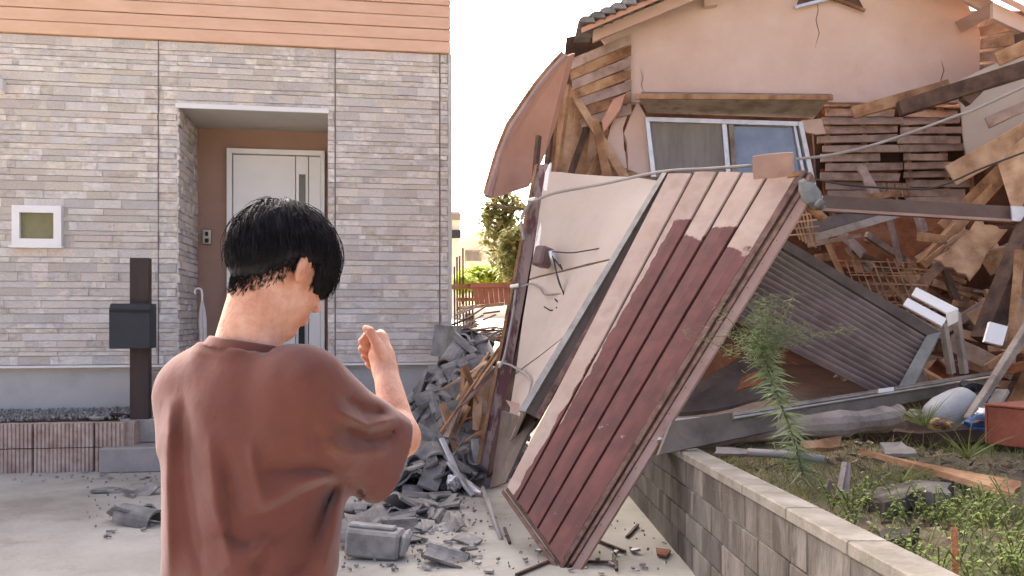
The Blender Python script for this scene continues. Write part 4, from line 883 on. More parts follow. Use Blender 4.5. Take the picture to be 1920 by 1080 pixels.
# tall goldenrod weed leaning over the log
wd = thing('tall_weed', 'tall feathery green weed leaning over the log by the corrugated sheet', 'weed', tuple(P(1500,880,5.1)))
stm = spline([P(1505,890,5.1), P(1490,830,5.1), P(1468,770,5.1), P(1450,720,5.1), P(1436,680,5.12), P(1424,640,5.15)], 6)
MB().tube(stm, .007, 5).build('stem', M['stem'], wd)
f_ = Foliage()
for i, p in enumerate(stm):
    for k in range(9):
        a = random.uniform(0, 6.28); dn = V((math.cos(a), math.sin(a)*.8, random.uniform(-.7,.5))); f_.blade(p + V((0,0,random.uniform(-.04,.04))), dn, random.uniform(.06,.12), .014, .5)
f_.build('stem_leaves', M['leafdk'], wd)
ms = MB(); f_ = Foliage(); random.seed(17)
for i in range(30):
    p0 = stm[random.randint(18, len(stm)-1)]
    tip = P(random.gauss(1438, 48), random.uniform(548, 660), 5.15 + random.uniform(-.15,.15))
    if i % 8 == 0: tip = P(random.uniform(1490,1528), random.uniform(600,640), 5.1)
    br = spline([p0, p0.lerp(tip, .5) + V((0,0,.03)), tip], 6); ms.tube(br, .0025, 4)
    for q in br[3:]:
        for k in range(6):
            f_.blade(q + V((random.gauss(0,.03), random.gauss(0,.03), random.gauss(0,.025))), (random.uniform(-1,1), random.uniform(-1,1), random.uniform(-.4,1)), random.uniform(.02,.045), .004, .3, 2)
ms.build('branches', M['stem'], wd); f_.build('feathery_leaves', M['leafdk'], wd)
# ================================================================ heap of roof tiles
random.seed(77)
def heap(x, y):
    g = lambda cx, cy, sx, sy, h: h*math.exp(-((x-cx)/sx)**2 - ((y-cy)/sy)**2)
    return g(-.42, 9.55, .42, .75, 1.12) + g(-.5, 8.75, .45, .5, .48) + g(-1.1, 9.0, .5, .45, .42) + g(-.75, 7.9, .5, .5, .16)
def front_of_house(x): return 9.6 + .1655*(x + 3.81) - .1
m = MB(); nx, ny = 60, 70
for j in range(ny+1):
    for i in range(nx+1):
        x = -2.0 + 2.3*i/nx; y = 7.2 + 4.2*j/ny
        z = heap(x, y) - .07 + .05*mnoise.noise(V((x*6, y*6, 3)))
        if y > front_of_house(x) and x < -.68: z = min(z, -.05)
        m.v.append(V((x, y, z)))
m.f = [(j*(nx+1)+i, j*(nx+1)+i+1, (j+1)*(nx+1)+i+1, (j+1)*(nx+1)+i) for j in range(ny) for i in range(nx)]
M['rubble'] = mk('rubble_fill', [S(52,46,42), S(84,76,70), S(104,92,80)], 9, 7, .95, .8, 30, 0)
tag(m.build('rubble', M['rubble'], smooth=False, fix=False), 'dark earth and splinters filling the tile heap', 'rubble', kind='stuff')
def tile_mesh(kind, seed):
    r_ = random.Random(seed); m = MB(); nx, ny, th = 9, 2, .018; W, Lg = .29, .30
    if kind == 'flat': W, Lg, th = .26, .15, .022
    cut = r_.uniform(.45, .85) if kind == 'broken' else 1; ang = r_.uniform(-.5, .5)
    def zf(u):
        if kind == 'ridge': return .095*math.sin(math.pi*u) 
        if kind == 'flat': return 0.012*math.sin(math.pi*u)
        return .034*math.sin(math.pi*min(1, u/.68)) * -1 + (.03*math.sin(math.pi*(u-.68)/.32) if u > .68 else 0) + .02
    vs = []
    for L in (0, 1):
        for j in range(ny+1):
            for i in range(nx+1):
                u, v = i/nx, j/ny; x = (u-.5)*W; lim = 1
                if kind == 'broken': lim = min(1, max(.15, cut + ang*(u-.5) + r_.uniform(-.06,.06)*(1 if L == 0 else 0)))
                if kind == 'ridge': x = -.1*math.cos(math.pi*u)
                y = (v*lim-.5)*Lg
                vs.append(V((x, y, zf(u) - th*L)))
    mm = (nx+1)*(ny+1); I = lambda L,i,j: L*mm+j*(nx+1)+i; fs = []
    for j in range(ny):
        for i in range(nx): fs += [(I(0,i,j),I(0,i+1,j),I(0,i+1,j+1),I(0,i,j+1)), (I(1,i,j),I(1,i,j+1),I(1,i+1,j+1),I(1,i+1,j))]
    for i in range(nx): fs += [(I(0,i+1,0),I(0,i,0),I(1,i,0),I(1,i+1,0)), (I(0,i,ny),I(0,i+1,ny),I(1,i+1,ny),I(1,i,ny))]
    for j in range(ny): fs += [(I(0,0,j),I(0,0,j+1),I(1,0,j+1),I(1,0,j)), (I(0,nx,j+1),I(0,nx,j),I(1,nx,j),I(1,nx,j+1))]
    me = bpy.data.meshes.new('roof_tile'); me.from_pydata(vs, [], fs); me.materials.append(M['tile']); me.materials.append(M['tile_brk'])
    if kind in ('broken', 'ridge'):
        for i, p in enumerate(me.polygons):
            c = p.center
            if i >= ny*nx*2 and i % 2 == 1 and i < ny*nx*2+nx*2 and kind == 'broken': p.material_index = 1
    return me
TM = {k: [tile_mesh(k, s) for s in range(n)] for k, n in (('pan',1), ('broken',7), ('ridge',1), ('flat',1))}
def tile(kind, loc, rot, label, group=None, s=1.0):
    o = bpy.data.objects.new('roof_tile', random.choice(TM[kind])); C.objects.link(o); o.location = loc; o.rotation_euler = rot; o.scale = (s,)*3
    return tag(o, label, 'roof tile', group)
placed = 0; tries = 0; pts_ = []
while placed < 230 and tries < 8000:
    tries += 1
    x = random.uniform(-1.75, .02); y = random.uniform(7.4, 10.6); h = heap(x, y)
    if h < .1 or (y > front_of_house(x) - .12 and x < -.6): continue
    if x > -.2 and y < 9.0: continue
    if any((x-a)**2 + (y-b)**2 < .085**2 for a, b in pts_): continue
    pts_.append((x, y)); e = .05
    n_ = V((-(heap(x+e,y)-heap(x-e,y))/(2*e), -(heap(x,y+e)-heap(x,y-e))/(2*e), 1)).normalized()
    q = n_.to_track_quat('Z', 'Y').to_matrix() @ Euler((random.gauss(0,.24), random.gauss(0,.24), random.choice([.3,1.1,1.9,2.6,3.6])+random.gauss(0,.3))).to_matrix()
    tile(random.choices(['pan','broken','ridge','flat'], [6,3,1.5,1.2])[0], (x, y, h + random.uniform(.0,.06)), q.to_euler(), 'dark grey clay tile in the heap at the house corner', 'tiles heaped at the house corner', random.uniform(1.0,1.25)); placed += 1
# tiles one can single out
def T2(kind, px, py, z, rot, label, s=1): tile(kind, Gd(px, py, z), rot, label, None, s)
T2('pan', 742, 940, .08, (R(-28), R(8), R(-35)), 'large curved grey tile lying tilted in front of the heap', 1.15)
T2('ridge', 668, 1010, .05, (R(0), R(10), R(80)), 'ridge tile lying on its side at the front of the scatter', 1.1)
T2('pan', 690, 975, .05, (R(12), R(-6), R(20)), 'wavy tile with a pale rim right of the man')
T2('pan', 850, 690, .95, (R(58), 0, R(-10)), 'upright grey tile standing at the top of the heap', 1.2)
T2('pan', 838, 640, 1.25, (R(80), R(4), R(-25)), 'dark square tile standing topmost at the house corner', 1.1)
T2('ridge', 905, 640, 1.22, (R(10), R(-15), R(60)), 'dark curved ridge tile high on the heap beside the post', 1.5)
T2('ridge', 880, 610, 1.35, (R(50), R(-5), R(10)), 'dark upturned ridge tile at the back of the heap', 1.3)
T2('pan', 245, 960, .07, (R(-20), R(12), R(30)), 'broken grey tile leaning left of the man')
T2('ridge', 262, 975, .03, (R(5), 0, R(70)), 'round ridge tile half hidden by the man on his left', 1.05)
T2('flat', 205, 918, .02, (0, R(5), R(10)), 'thin flat tile scrap alone on the concrete at the left')
T2('broken', 262, 915, .05, (R(15), R(-10), R(50)), 'broken tile piece near the steps left of the man')
for i, (px, py) in enumerate(((786,925),(830,930),(700,930),(800,965),(755,990),(720,1005),(770,1010),(690,945),(660,960),(820,900),(845,985),(740,1015),(870,1030),(835,1045)) + tuple((random.gauss(745,65), random.uniform(885,1015)) for _ in range(34))):
    if not 640 < px < 880 or py < 880: continue
    tile(random.choice(['broken','flat','broken','pan']), Gd(px, py, .03) , (random.uniform(-.3,.3), random.uniform(-.3,.3), random.uniform(0,6.28)), 'broken grey tile piece scattered on the concrete before the heap', 'tile pieces scattered before the heap', random.uniform(.5,.95))
# box-shaped ridge end tile at the very front
rb = thing('ridge_end_tile', 'big box shaped ridge end tile with pale broken end at the front', 'roof tile', tuple(Gd(705,1050)))
c = Gd(700, 1052); rot = Euler((0, R(4), R(-8))).to_matrix()
MB().box(c + V((0,.09,.095)), (.34,.2,.17), rot).build('body', M['tile'], rb, bevel=.018)
MB().box(c + V((.185,.08,.09)), (.05,.17,.15), rot @ Euler((0,.2,.1)).to_matrix()).build('broken_end', M['tile_brk'], rb, bevel=.02)
MB().box(c + V((-.02,.1,.19)), (.3,.08,.025), rot).build('rim', M['tile'], rb, bevel=.008)
# small shards
m = MB()
for i in range(620):
    px = random.uniform(640, 900); py = random.uniform(900, 1070)
    if random.random() < .3: px = random.gauss(720, 70); py = random.gauss(960, 40)
    if random.random() < .12: px = random.uniform(150, 290); py = random.uniform(880, 1010)
    if random.random() < .08: px = random.uniform(20, 300); py = random.uniform(880, 905)
    if random.random() < .15: px = random.uniform(880, 1250); py = random.uniform(960, 1078)
    if py < 885: continue
    c = Gd(px, py, .01); s_ = random.uniform(.008, .045) * random.choice([1, .5, .3, .3, .2])
    n = random.randint(3, 5); q = Euler((random.uniform(-.3,.3), random.uniform(-.3,.3), random.random()*6)).to_matrix(); th = random.uniform(.006, .018)
    ring = [V((math.cos(t*6.28/n)*s_*random.uniform(.6,1.2), math.sin(t*6.28/n)*s_*random.uniform(.4,1), 0)) for t in range(n)]
    m.loft([[c + q @ p for p in ring], [c + q @ (p*.9 + V((0,0,th))) for p in ring]])
tag(m.build('tile_shards', M['tile']), 'small grey tile shards strewn over the concrete', 'shards', kind='stuff')
# splintered boards inside the heap, under the post
random.seed(14)
for i in range(22):
    x = random.uniform(842, 925); y = random.uniform(690, 850); a = random.gauss(1.9, .35); L = random.uniform(45, 110); d = 8.25 + random.uniform(-.12, .2)
    beam('splintered_board', 'splintered tan board in the heap beside the corner post', 'board', (x-L*math.cos(a)/2, y-L*math.sin(a)/2, d), (x+L*math.cos(a)/2, y+L*math.sin(a)/2, d-.1), random.uniform(.04,.11), .014, random.choice(['freshwood','freshwood','wood','lath']), 'splintered boards beside the corner post', t=random.uniform(.5,1), n=3, jit=.01, bevel=0)
random.seed(5)
for i in range(24):                            # thin laths on top of the heap, behind
    x = random.uniform(868, 935); y = random.uniform(578, 634); a = random.uniform(-.6, .15); L = random.uniform(25, 70); d = 9.5 + random.uniform(-.3, .6)
    beam('thin_lath', 'thin broken lath in the pile behind the tile heap', 'stick', (x-L*math.cos(a)/2, y-L*math.sin(a)/2, d), (x+L*math.cos(a)/2, y+L*math.sin(a)/2, d+.1), .025, .018, random.choice(['wood','lath','freshwood','greywood','darkwood']), 'thin laths behind the tile heap', bevel=0, n=1, jit=0)
beam('batten', 'long thin batten slanting down across the tile heap', 'stick', (938,650,8.2), (826,812,7.9), .025, .03, 'wood')
beam('batten', 'second long batten slanting beside the corner post', 'stick', (930,690,8.15), (866,760,8.0), .03, .03, 'lath')
beam('batten', 'thin crooked stick poking from the foot of the heap', 'stick', (822,895,7.6), (872,820,7.7), .015, .015, 'greywood')
# bent aluminium sash pieces at the foot
for i, (a, b, lab) in enumerate((((828,822,7.75),(862,900,7.5),'left bent aluminium sash rail at the foot of the heap'), ((842,866,7.6),(888,930,7.4),'front aluminium sash rail with paint flecks at the heap foot'), ((868,900,7.55),(905,925,7.4),'short aluminium sash rail under the corner post'))):
    beam('sash_rail', lab, 'rail', a, b, .05, .03, 'alu')
crumple('crumpled_foil', 'crumpled silvery metal scrap beside the sash rails', 'scrap', P(850,905,7.5), (.06,.05,.07), M['alu'])
# loose sticks on the concrete near the panel
for i, (a, b) in enumerate((((968,1078),(1035,1050)), ((1085,1052),(1158,1054)), ((1150,1040),(1156,1068)), ((1118,1012),(1172,1034)), ((1176,1006),(1196,984)), ((946,990),(956,1018)))):
    A_, B_ = Gd(*a, .012), Gd(*b, .012)
    tag(MB().bar(A_, B_, .018, .016).build('loose_stick', M['darkwood']), ('long dark stick left of the red panel tip', 'dark stick right of the red panel tip', 'short dark stick crossing another near the panel tip', 'dark stick nearer the block wall', 'small dark stick beside the block wall foot', 'short black stick beside the pale pipe')[i], 'stick')
tag(MB().poly([Gd(1230,1030,.01), Gd(1258,1034,.01), Gd(1250,1046,.01), Gd(1232,1042,.01)], -.012).build('brown_scrap', M['mud']), 'small rust brown scrap on the concrete near the block wall', 'scrap')
# ================================================================ background seen through the gap
M['cream'] = mk('cream_wall', [S(236,226,206), S(240,232,214)], 1, 4, .8, .05, 20, 0)
M['bushl'] = mk('sunny_leaf', [S(150,168,60), S(186,200,86), S(206,214,112)], 2, rough=.6, bump=0, rand=.25, attr='tint', trans=.35)  # sunlit look put into bright leaf colours
M['treel'] = mk('tree_leaf', [S(120,124,76), S(154,154,98), S(186,182,124)], 2, rough=.6, bump=0, rand=.3, attr='tint', trans=.3)
M['bark'] = mk('bark', [S(90,76,60), S(120,104,84)], 6, rough=.9, rand=0)
M['tub'] = mk('terracotta_board', [S(186,122,102), S(204,140,118)], 4, 6, .7, .1, 30, 0)
fh = thing('far_house', 'cream house with a small window beyond the garden', 'house', tuple(P(900,570,26)))
MB().hexa([P(862,455,26), P(960,400,26), P(960,572,26), P(862,580,26), P(862,455,31), P(960,400,31), P(960,572,31), P(862,580,31)]).build('wall', M['cream'], fh)
fw_ = MB().slab([P(873,470,25.9), P(901,470,25.9), P(901,489,25.9), P(873,489,25.9)], .05).build('window', M['screen'], fh)
MB().slab([P(873,469,25.85), P(902,469,25.85), P(902,472,25.85), P(873,472,25.85)], .04).build('frame', M['greywood'], fw_)
MB().slab([P(872,469,25.85), P(875,469,25.85), P(875,490,25.85), P(872,490,25.85)], .04).build('frame', M['greywood'], fw_)
MB().slab([P(899,469,25.85), P(902,469,25.85), P(902,490,25.85), P(899,490,25.85)], .04).build('frame', M['greywood'], fw_)
fb_ = thing('far_building', 'pale building with grey balconies behind the house corner', 'building', tuple(P(845,590,45)))
MB().hexa([P(790,395,45), P(862,396,45), P(862,590,45), P(790,590,45), P(790,395,52), P(862,396,52), P(862,590,52), P(790,590,52)]).build('wall', M['cream'], fb_)
for y0, y1, mt in ((400,412,'greywood'), (431,446,'charcoal')): MB().slab([P(840,y0,44.8), P(864,y0,44.8), P(864,y1,44.8), P(840,y1,44.8)], .4).build('balcony', M[mt], fb_)
def crown(name, cx, cy, rx, ry, d, n, mat, parent, L=.16, gap=.05, rd=None):
    f_ = Foliage(); c = P(cx, cy, d); ax, az = rx/FPX*d, ry/FPX*d
    for i in range(n):
        while True:
            q = V((random.uniform(-1,1), random.uniform(-1,1), random.uniform(-1,1)))
            if q.length < 1 and mnoise.noise(q*2.6 + V((cx, 0, 0))) > gap: break
        p = c + V((q.x*ax, q.y*(rd or ax), q.z*az)); f_.leaf(p, (random.uniform(-1,1), random.uniform(-1,1), random.uniform(-.6,.6)), L*random.uniform(.6,1.2), L*.5)
    return f_.build(name, mat, parent)
random.seed(8)
tr = thing('tree', 'sparse sunlit tree behind the corner post', 'tree', tuple(P(955,560,15)))
MB().tube(spline([P(955,560,15), P(950,480,15), P(945,420,15), P(950,350,15)], 4), [.09-.004*i for i in range(13)], 7).build('trunk', M['bark'], tr, smooth=True)
for a, b in (((948,450),(905,415)), ((946,425),(980,380)), ((950,480),(915,470)), ((948,390),(925,365))): MB().tube([P(*a,15), P((a[0]+b[0])/2,(a[1]+b[1])/2-6,15), P(*b,15)], [.035,.025,.01], 5).build('limb', M['bark'], tr)
crown('crown', 945, 430, 46, 80, 15, 1500, M['treel'], tr, .15, .02, .5)
cr2 = thing('tree', 'denser lower tree right behind the garden hedge', 'tree', tuple(P(985,580,14)))
MB().tube([P(985,580,14), P(975,500,14), P(970,440,14)], [.06,.05,.03], 6).build('trunk', M['bark'], cr2)
crown('crown', 968, 480, 36, 60, 14, 1100, M['treel'], cr2, .14, -.05, .5)
hd = thing('hedge', 'bright yellow green hedge in the sunlit garden', 'hedge', tuple(P(910,575,17)))
crown('leaves', 905, 520, 52, 22, 17, 2600, M['bushl'], hd, .14, -.4, .6)
MB().tube([P(905,560,17), P(905,520,17)], .04, 6).build('stem', M['bark'], hd)
hd2 = thing('hedge', 'smaller green bush left of the bright hedge', 'hedge', tuple(P(868,575,16)))
crown('leaves', 868, 530, 24, 18, 16, 700, M['bushl'], hd2, .12, -.3, .4); MB().tube([P(868,570,16), P(868,530,16)], .03, 6).build('stem', M['bark'], hd2)
bf = thing('bamboo_fence', 'thin bamboo pole fence beside the house corner', 'fence', tuple(P(865,640,13)))
for i, (x, y0) in enumerate(((852,500), (857,482), (862,480), (868,465), (874,540), (880,545), (886,545))): MB().tube([P(x,y0,13), P(x+1,640,13)], .014, 5).build('pole', M['bark'], bf)
MB().bar(P(848,538,12.9), P(960,534,12.6), .05, .07).build('rail', M['wood'], bf); MB().bar(P(856,562,12.9), P(900,561,12.8), .03, .05).build('rail', M['wood'], bf)
tb = thing('garden_tub', 'terracotta coloured board tub behind the tile heap', 'tub', tuple(P(925,574,12)))
for i in range(7):
    x0 = 884 + i*10; xb = 891 + i*9.2
    MB().slab([P(x0,535,12), P(x0+9.4,535,12), P(xb+8.6,572,12.05), P(xb,572,12.05)], .05).build('board', M['tub'], tb, bevel=.004)
MB().bar(P(882,535,11.97), P(960,535,11.97), .07, .06).build('rim', M['tub'], tb)
beam('batten', 'pale batten lying in front of the garden tub', 'stick', (858,578,11), (945,570,11), .03, .04, 'freshwood')
beam('branch', 'bare twig sticking out under the hanging eave', 'branch', (920,385,9.0), (980,392,8.6), .025, .02, 'bark', bevel=0)
# ================================================================ the man: fields meshed as smooth surfaces
def snets(fn, lo, hi, h, coarse=5):
    lo = np.array(lo, float); n = np.ceil((np.array(hi) - lo)/h).astype(int) + 1; n = (n//coarse + 1)*coarse + 1
    ax = [lo[i] + h*np.arange(n[i]) for i in range(3)]
    cx = [a[::coarse] for a in ax]; Gc = np.stack(np.meshgrid(*cx, indexing='ij'), -1); Fc = fn(Gc.reshape(-1, 3)).reshape(Gc.shape[:3])
    near = np.abs(Fc) < h*coarse*2.2
    cell = np.zeros(np.array(Fc.shape)-1, bool); sgn = np.zeros(cell.shape, np.float32)
    for i in (0, 1):
        for j in (0, 1):
            for k in (0, 1):
                s_ = (slice(i, Fc.shape[0]-1+i), slice(j, Fc.shape[1]-1+j), slice(k, Fc.shape[2]-1+k)); cell |= near[s_]; sgn += Fc[s_]
    cell_f = np.repeat(np.repeat(np.repeat(cell, coarse, 0), coarse, 1), coarse, 2); sg_f = np.repeat(np.repeat(np.repeat(sgn, coarse, 0), coarse, 1), coarse, 2)
    F = np.ones(n, np.float32); F[:-1,:-1,:-1] = np.where(sg_f < 0, -1, 1); mk_ = np.zeros(n, bool); m0 = np.zeros(n, bool); m0[:-1,:-1,:-1] = cell_f
    for i in (0, 1):
        for j in (0, 1):
            for k in (0, 1): mk_[i:, j:, k:] |= m0[:n[0]-i, :n[1]-j, :n[2]-k]
    ii = np.argwhere(mk_); F[mk_] = fn(lo + h*ii)
    sh = n - 1; acc = np.zeros(tuple(sh)+(3,), np.float32); cnt = np.zeros(tuple(sh), np.int8)
    for a in range(3):
        o1, o2 = [q for q in range(3) if q != a]
        for p in (0, 1):
            for q in (0, 1):
                off = [0,0,0]; off[o1] = p; off[o2] = q
                s1 = tuple(slice(off[t], off[t]+sh[t]) for t in range(3)); off2 = list(off); off2[a] = 1; s2 = tuple(slice(off2[t], off2[t]+sh[t]) for t in range(3))
                f1, f2 = F[s1], F[s2]; m = (f1 < 0) != (f2 < 0); w = np.argwhere(m)
                if not len(w): continue
                t = f1[m]/(f1[m]-f2[m]); ix = tuple(w.T); acc[ix+(a,)] += t; acc[ix+(o1,)] += p; acc[ix+(o2,)] += q; cnt[ix] += 1
    act = cnt > 0; idx = -np.ones(tuple(sh), int); idx[act] = np.arange(act.sum()); cells = np.argwhere(act)
    verts = lo + h*(cells + acc[act]/cnt[act][:, None]); faces = []
    for a in range(3):
        b, c = (a+1) % 3, (a+2) % 3
        s1 = [slice(None)]*3; s2 = [slice(None)]*3; s1[a] = slice(0, -1); s2[a] = slice(1, None); f1, f2 = F[tuple(s1)], F[tuple(s2)]
        w = np.argwhere((f1 < 0) != (f2 < 0)); w = w[(w[:, b] > 0) & (w[:, c] > 0) & (w[:, b] < sh[b]) & (w[:, c] < sh[c])]
        eb = np.zeros(3, int); eb[b] = 1; ec = np.zeros(3, int); ec[c] = 1
        q = np.stack([idx[tuple((w-eb-ec).T)], idx[tuple((w-ec).T)], idx[tuple(w.T)], idx[tuple((w-eb).T)]], 1)
        flip = f1[tuple(w.T)] > 0; q[flip] = q[flip][:, ::-1]; q = q[(q >= 0).all(1)]; faces.append(q)
    return verts, np.concatenate(faces)
def mesh_np(name, verts, faces, mat, parent, smooth_it=1):
    verts = verts.astype(float)
    e = np.concatenate([faces[:, [0,1]], faces[:, [1,2]], faces[:, [2,3]], faces[:, [3,0]]])
    for _ in range(smooth_it):
        s_ = np.zeros_like(verts); c = np.zeros(len(verts)); np.add.at(s_, e[:,0], verts[e[:,1]]); np.add.at(s_, e[:,1], verts[e[:,0]]); np.add.at(c, e[:,0], 1); np.add.at(c, e[:,1], 1)
        verts = .5*verts + .5*s_/np.maximum(c, 1)[:, None]
    c0 = verts.mean(0); me = bpy.data.meshes.new(name)
    me.vertices.add(len(verts)); me.vertices.foreach_set('co', (verts-c0).astype(np.float32).ravel())
    me.loops.add(faces.size); me.loops.foreach_set('vertex_index', faces.astype(np.int32).ravel())
    me.polygons.add(len(faces)); me.polygons.foreach_set('loop_start', np.arange(0, faces.size, 4, dtype=np.int32)); me.polygons.foreach_set('use_smooth', [True]*len(faces))
    me.update(calc_edges=True); me.validate(); me.materials.append(mat)
    o = bpy.data.objects.new(name, me); C.objects.link(o); put(o, V(c0), parent); return o
na = lambda v: np.array(v, float)
def smin(a, b, k): h = np.clip(.5 + .5*(b-a)/k, 0, 1); return b + (a-b)*h - k*h*(1-h)
def rcone(p, a, b, r1, r2):
    a, b = na(a), na(b); ba = b-a; t = np.clip(((p-a)@ba)/(ba@ba), 0, 1); return np.linalg.norm(p-a-t[:,None]*ba, axis=1) - (r1 + (r2-r1)*t)
def ell(p, c, B_, r):                          # ellipsoid in the basis B_ (rows)
    q = (p-na(c))@np.array(B_).T; r = na(r); k0 = np.linalg.norm(q/r, axis=1); k1 = np.linalg.norm(q/(r*r), axis=1); return k0*(k0-1)/np.maximum(k1, 1e-6)
TH_ = R(32); Rv = na((math.cos(TH_), -math.sin(TH_), 0)); Fv = na((math.sin(TH_), math.cos(TH_), 0)); X0 = na((-.525, 1.75, 0)); Zv = na((0,0,1)); BB = [Rv, Fv, Zv]
loc = lambda u, v, z: X0 + Rv*u + Fv*v + Zv*z
w3 = lambda *q: na(P(*q))
man = thing('person', 'man in a loose brown t-shirt seen from behind with right hand raised', 'person', (-.525, 1.75, 0))
yaw, pit = R(34), R(29)
hf = na((math.sin(yaw)*math.cos(pit), math.cos(yaw)*math.cos(pit), -math.sin(pit))); hr = na((math.cos(yaw), -math.sin(yaw), 0)); hu = np.cross(hr, hf); HB = [hr, hf, hu]
Hc = w3(532, 494, 1.80); hp_ = lambda r, f, u: Hc + hr*r + hf*f + hu*u
S_r = loc(.165, .0, 1.365); E_r = w3(750, 820, 1.88); W_r = w3(722, 694, 1.99)
S_l = loc(-.165, .0, 1.365); E_l = loc(-.21, .12, 1.12); W_l = loc(-.03, .27, 1.17)
def hand(p, right=True):
    d = rcone(p, W_r, w3(716,668,2.005), .027, .03)
    d = smin(d, ell(p, w3(714,652,2.02), np.eye(3), (.021, .042, .042)), .012)
    fs = (((711,630,2.0),(690,628,1.995),(679,640,2.0),(687,652,2.01),.0105), ((716,636,2.025),(692,640,2.02),(679,654,2.02),(688,664,2.03),.0105), ((719,646,2.045),(696,653,2.045),(683,668,2.045),(692,677,2.05),.0098), ((721,660,2.06),(702,668,2.065),(690,682,2.065),(698,690,2.065),.0085))
    for a, b, c, e, r in fs:
        f = np.minimum(rcone(p, w3(*a), w3(*b), r*1.12, r), np.minimum(rcone(p, w3(*b), w3(*c), r, r*.93), rcone(p, w3(*c), w3(*e), r*.93, r*.8))); d = smin(d, f, .0025)
    t = smin(rcone(p, w3(722,678,1.985), w3(708,648,1.972), .016, .0125), smin(rcone(p, w3(708,648,1.972), w3(694,622,1.97), .0115, .0105), rcone(p, w3(694,622,1.97), w3(686,616,1.975), .0105, .0085), .003), .006)
    return smin(d, t, .006)
def near(p, c, r, fn):                         # evaluate a field only close to its centre
    q = np.linalg.norm(p - na(c), axis=1); out = q - r + .06; m = q < r
    if m.any(): out[m] = fn(p[m])
    return out
def head(p):
    d = ell(p, hp_(0,-.006,.012), HB, (.073, .093, .086))
    d = smin(d, ell(p, hp_(0,.04,-.03), HB, (.062, .062, .082)), .03)
    d = smin(d, ell(p, hp_(0,.03,-.085), HB, (.056, .052, .045)), .025)
    d = smin(d, ell(p, hp_(0,.066,-.122), HB, (.024, .02, .016)), .03)
    d = smin(d, rcone(p, hp_(0,.096,.004), hp_(0,.118,-.036), .008, .012), .012)            # nose
    for s_ in (-1, 1):
        d = smin(d, rcone(p, hp_(.012*s_,.094,.014), hp_(.045*s_,.08,.012), .008, .007), .012)   # brow
        d = np.maximum(d, -(np.linalg.norm(p-hp_(.031*s_,.104,-.006), axis=1)-.014))
        d = smin(d, np.linalg.norm(p-hp_(.031*s_,.083,-.006), axis=1)-.0135, .002)
        d = smin(d, ell(p, hp_(.009*s_,.113,-.037), HB, (.009,.01,.008)), .005)
        e = ell(p, hp_(.083*s_,-.014,-.022), [hr*.95+hf*.3*s_, hf*.95-hr*.3*s_, hu], (.009, .021, .035)); e = np.maximum(e, -ell(p, hp_(.094*s_,-.006,-.018), HB, (.008,.011,.02)))
        d = smin(d, e, .006)
    d = smin(d, ell(p, hp_(0,.098,-.074), HB, (.021,.011,.006)), .006); d = smin(d, ell(p, hp_(0,.095,-.085), HB, (.018,.011,.007)), .006)
    d = np.maximum(d, -ell(p, hp_(0,.112,-.0795), HB, (.022,.008,.0018)))
    return d
def left_hand(p):
    d = ell(p, W_l + Fv*.03 + Rv*.05, BB, (.05,.03,.025))
    for k in range(4): d = smin(d, rcone(p, W_l+Rv*.07+Fv*(.045-.02*k), W_l+Rv*(.13-.008*abs(k-1))+Fv*(.045-.02*k)-Zv*.02, .0105, .009), .004)
    d = smin(d, rcone(p, W_l+Rv*.03+Fv*.04, W_l+Rv*.07+Fv*.055+Zv*.04, .013, .01), .006)
    return d
def body(p):
    d = near(p, hp_(0,.01,-.02), .24, head)
    d = smin(d, rcone(p, loc(.0,-.01,1.40), hp_(0,-.03,-.055), .066, .056), .03)
    d = smin(d, rcone(p, loc(-.09,0,1.36), loc(.09,0,1.36), .06, .06), .05)
    d = smin(d, ell(p, loc(0,.01,1.2), BB, (.155,.095,.24)), .04); d = smin(d, ell(p, loc(0,.0,.95), BB, (.15,.1,.13)), .05)
    d = smin(d, smin(rcone(p, S_r, E_r, .05, .04), rcone(p, E_r, W_r, .04, .0265), .02), .03)
    d = smin(d, smin(rcone(p, S_l, E_l, .05, .04), rcone(p, E_l, W_l, .04, .027), .02), .03)
    d = smin(d, near(p, W_l+Rv*.07, .18, left_hand), .02)
    return smin(d, near(p, w3(706,655,2.01), .16, hand), .012)
M['skin'] = mk('skin', [S(192,132,106), S(210,156,128), S(222,174,150)], 18, 10, .6, .2, 180, 0, spec=.35)
b_ = M['skin'].node_tree.nodes['Principled BSDF']; b_.inputs['Subsurface Weight'].default_value = .12; b_.inputs['Subsurface Radius'].default_value = (.012, .005, .003); b_.inputs['Subsurface Scale'].default_value = 1
bv, ff = snets(body, (-.76, 1.55, .83), (-.2, 2.14, 1.76), .0036); mesh_np('body', bv, ff, M['skin'], man, 1)
# ---- t-shirt with its folds
ZS = na((.76,.85,.98,1.1,1.2,1.28,1.34,1.39,1.43,1.47)); SA = na((.208,.205,.2,.2,.203,.203,.188,.15,.1,.07)); SB = na((.138,.135,.13,.132,.135,.132,.118,.1,.082,.06))
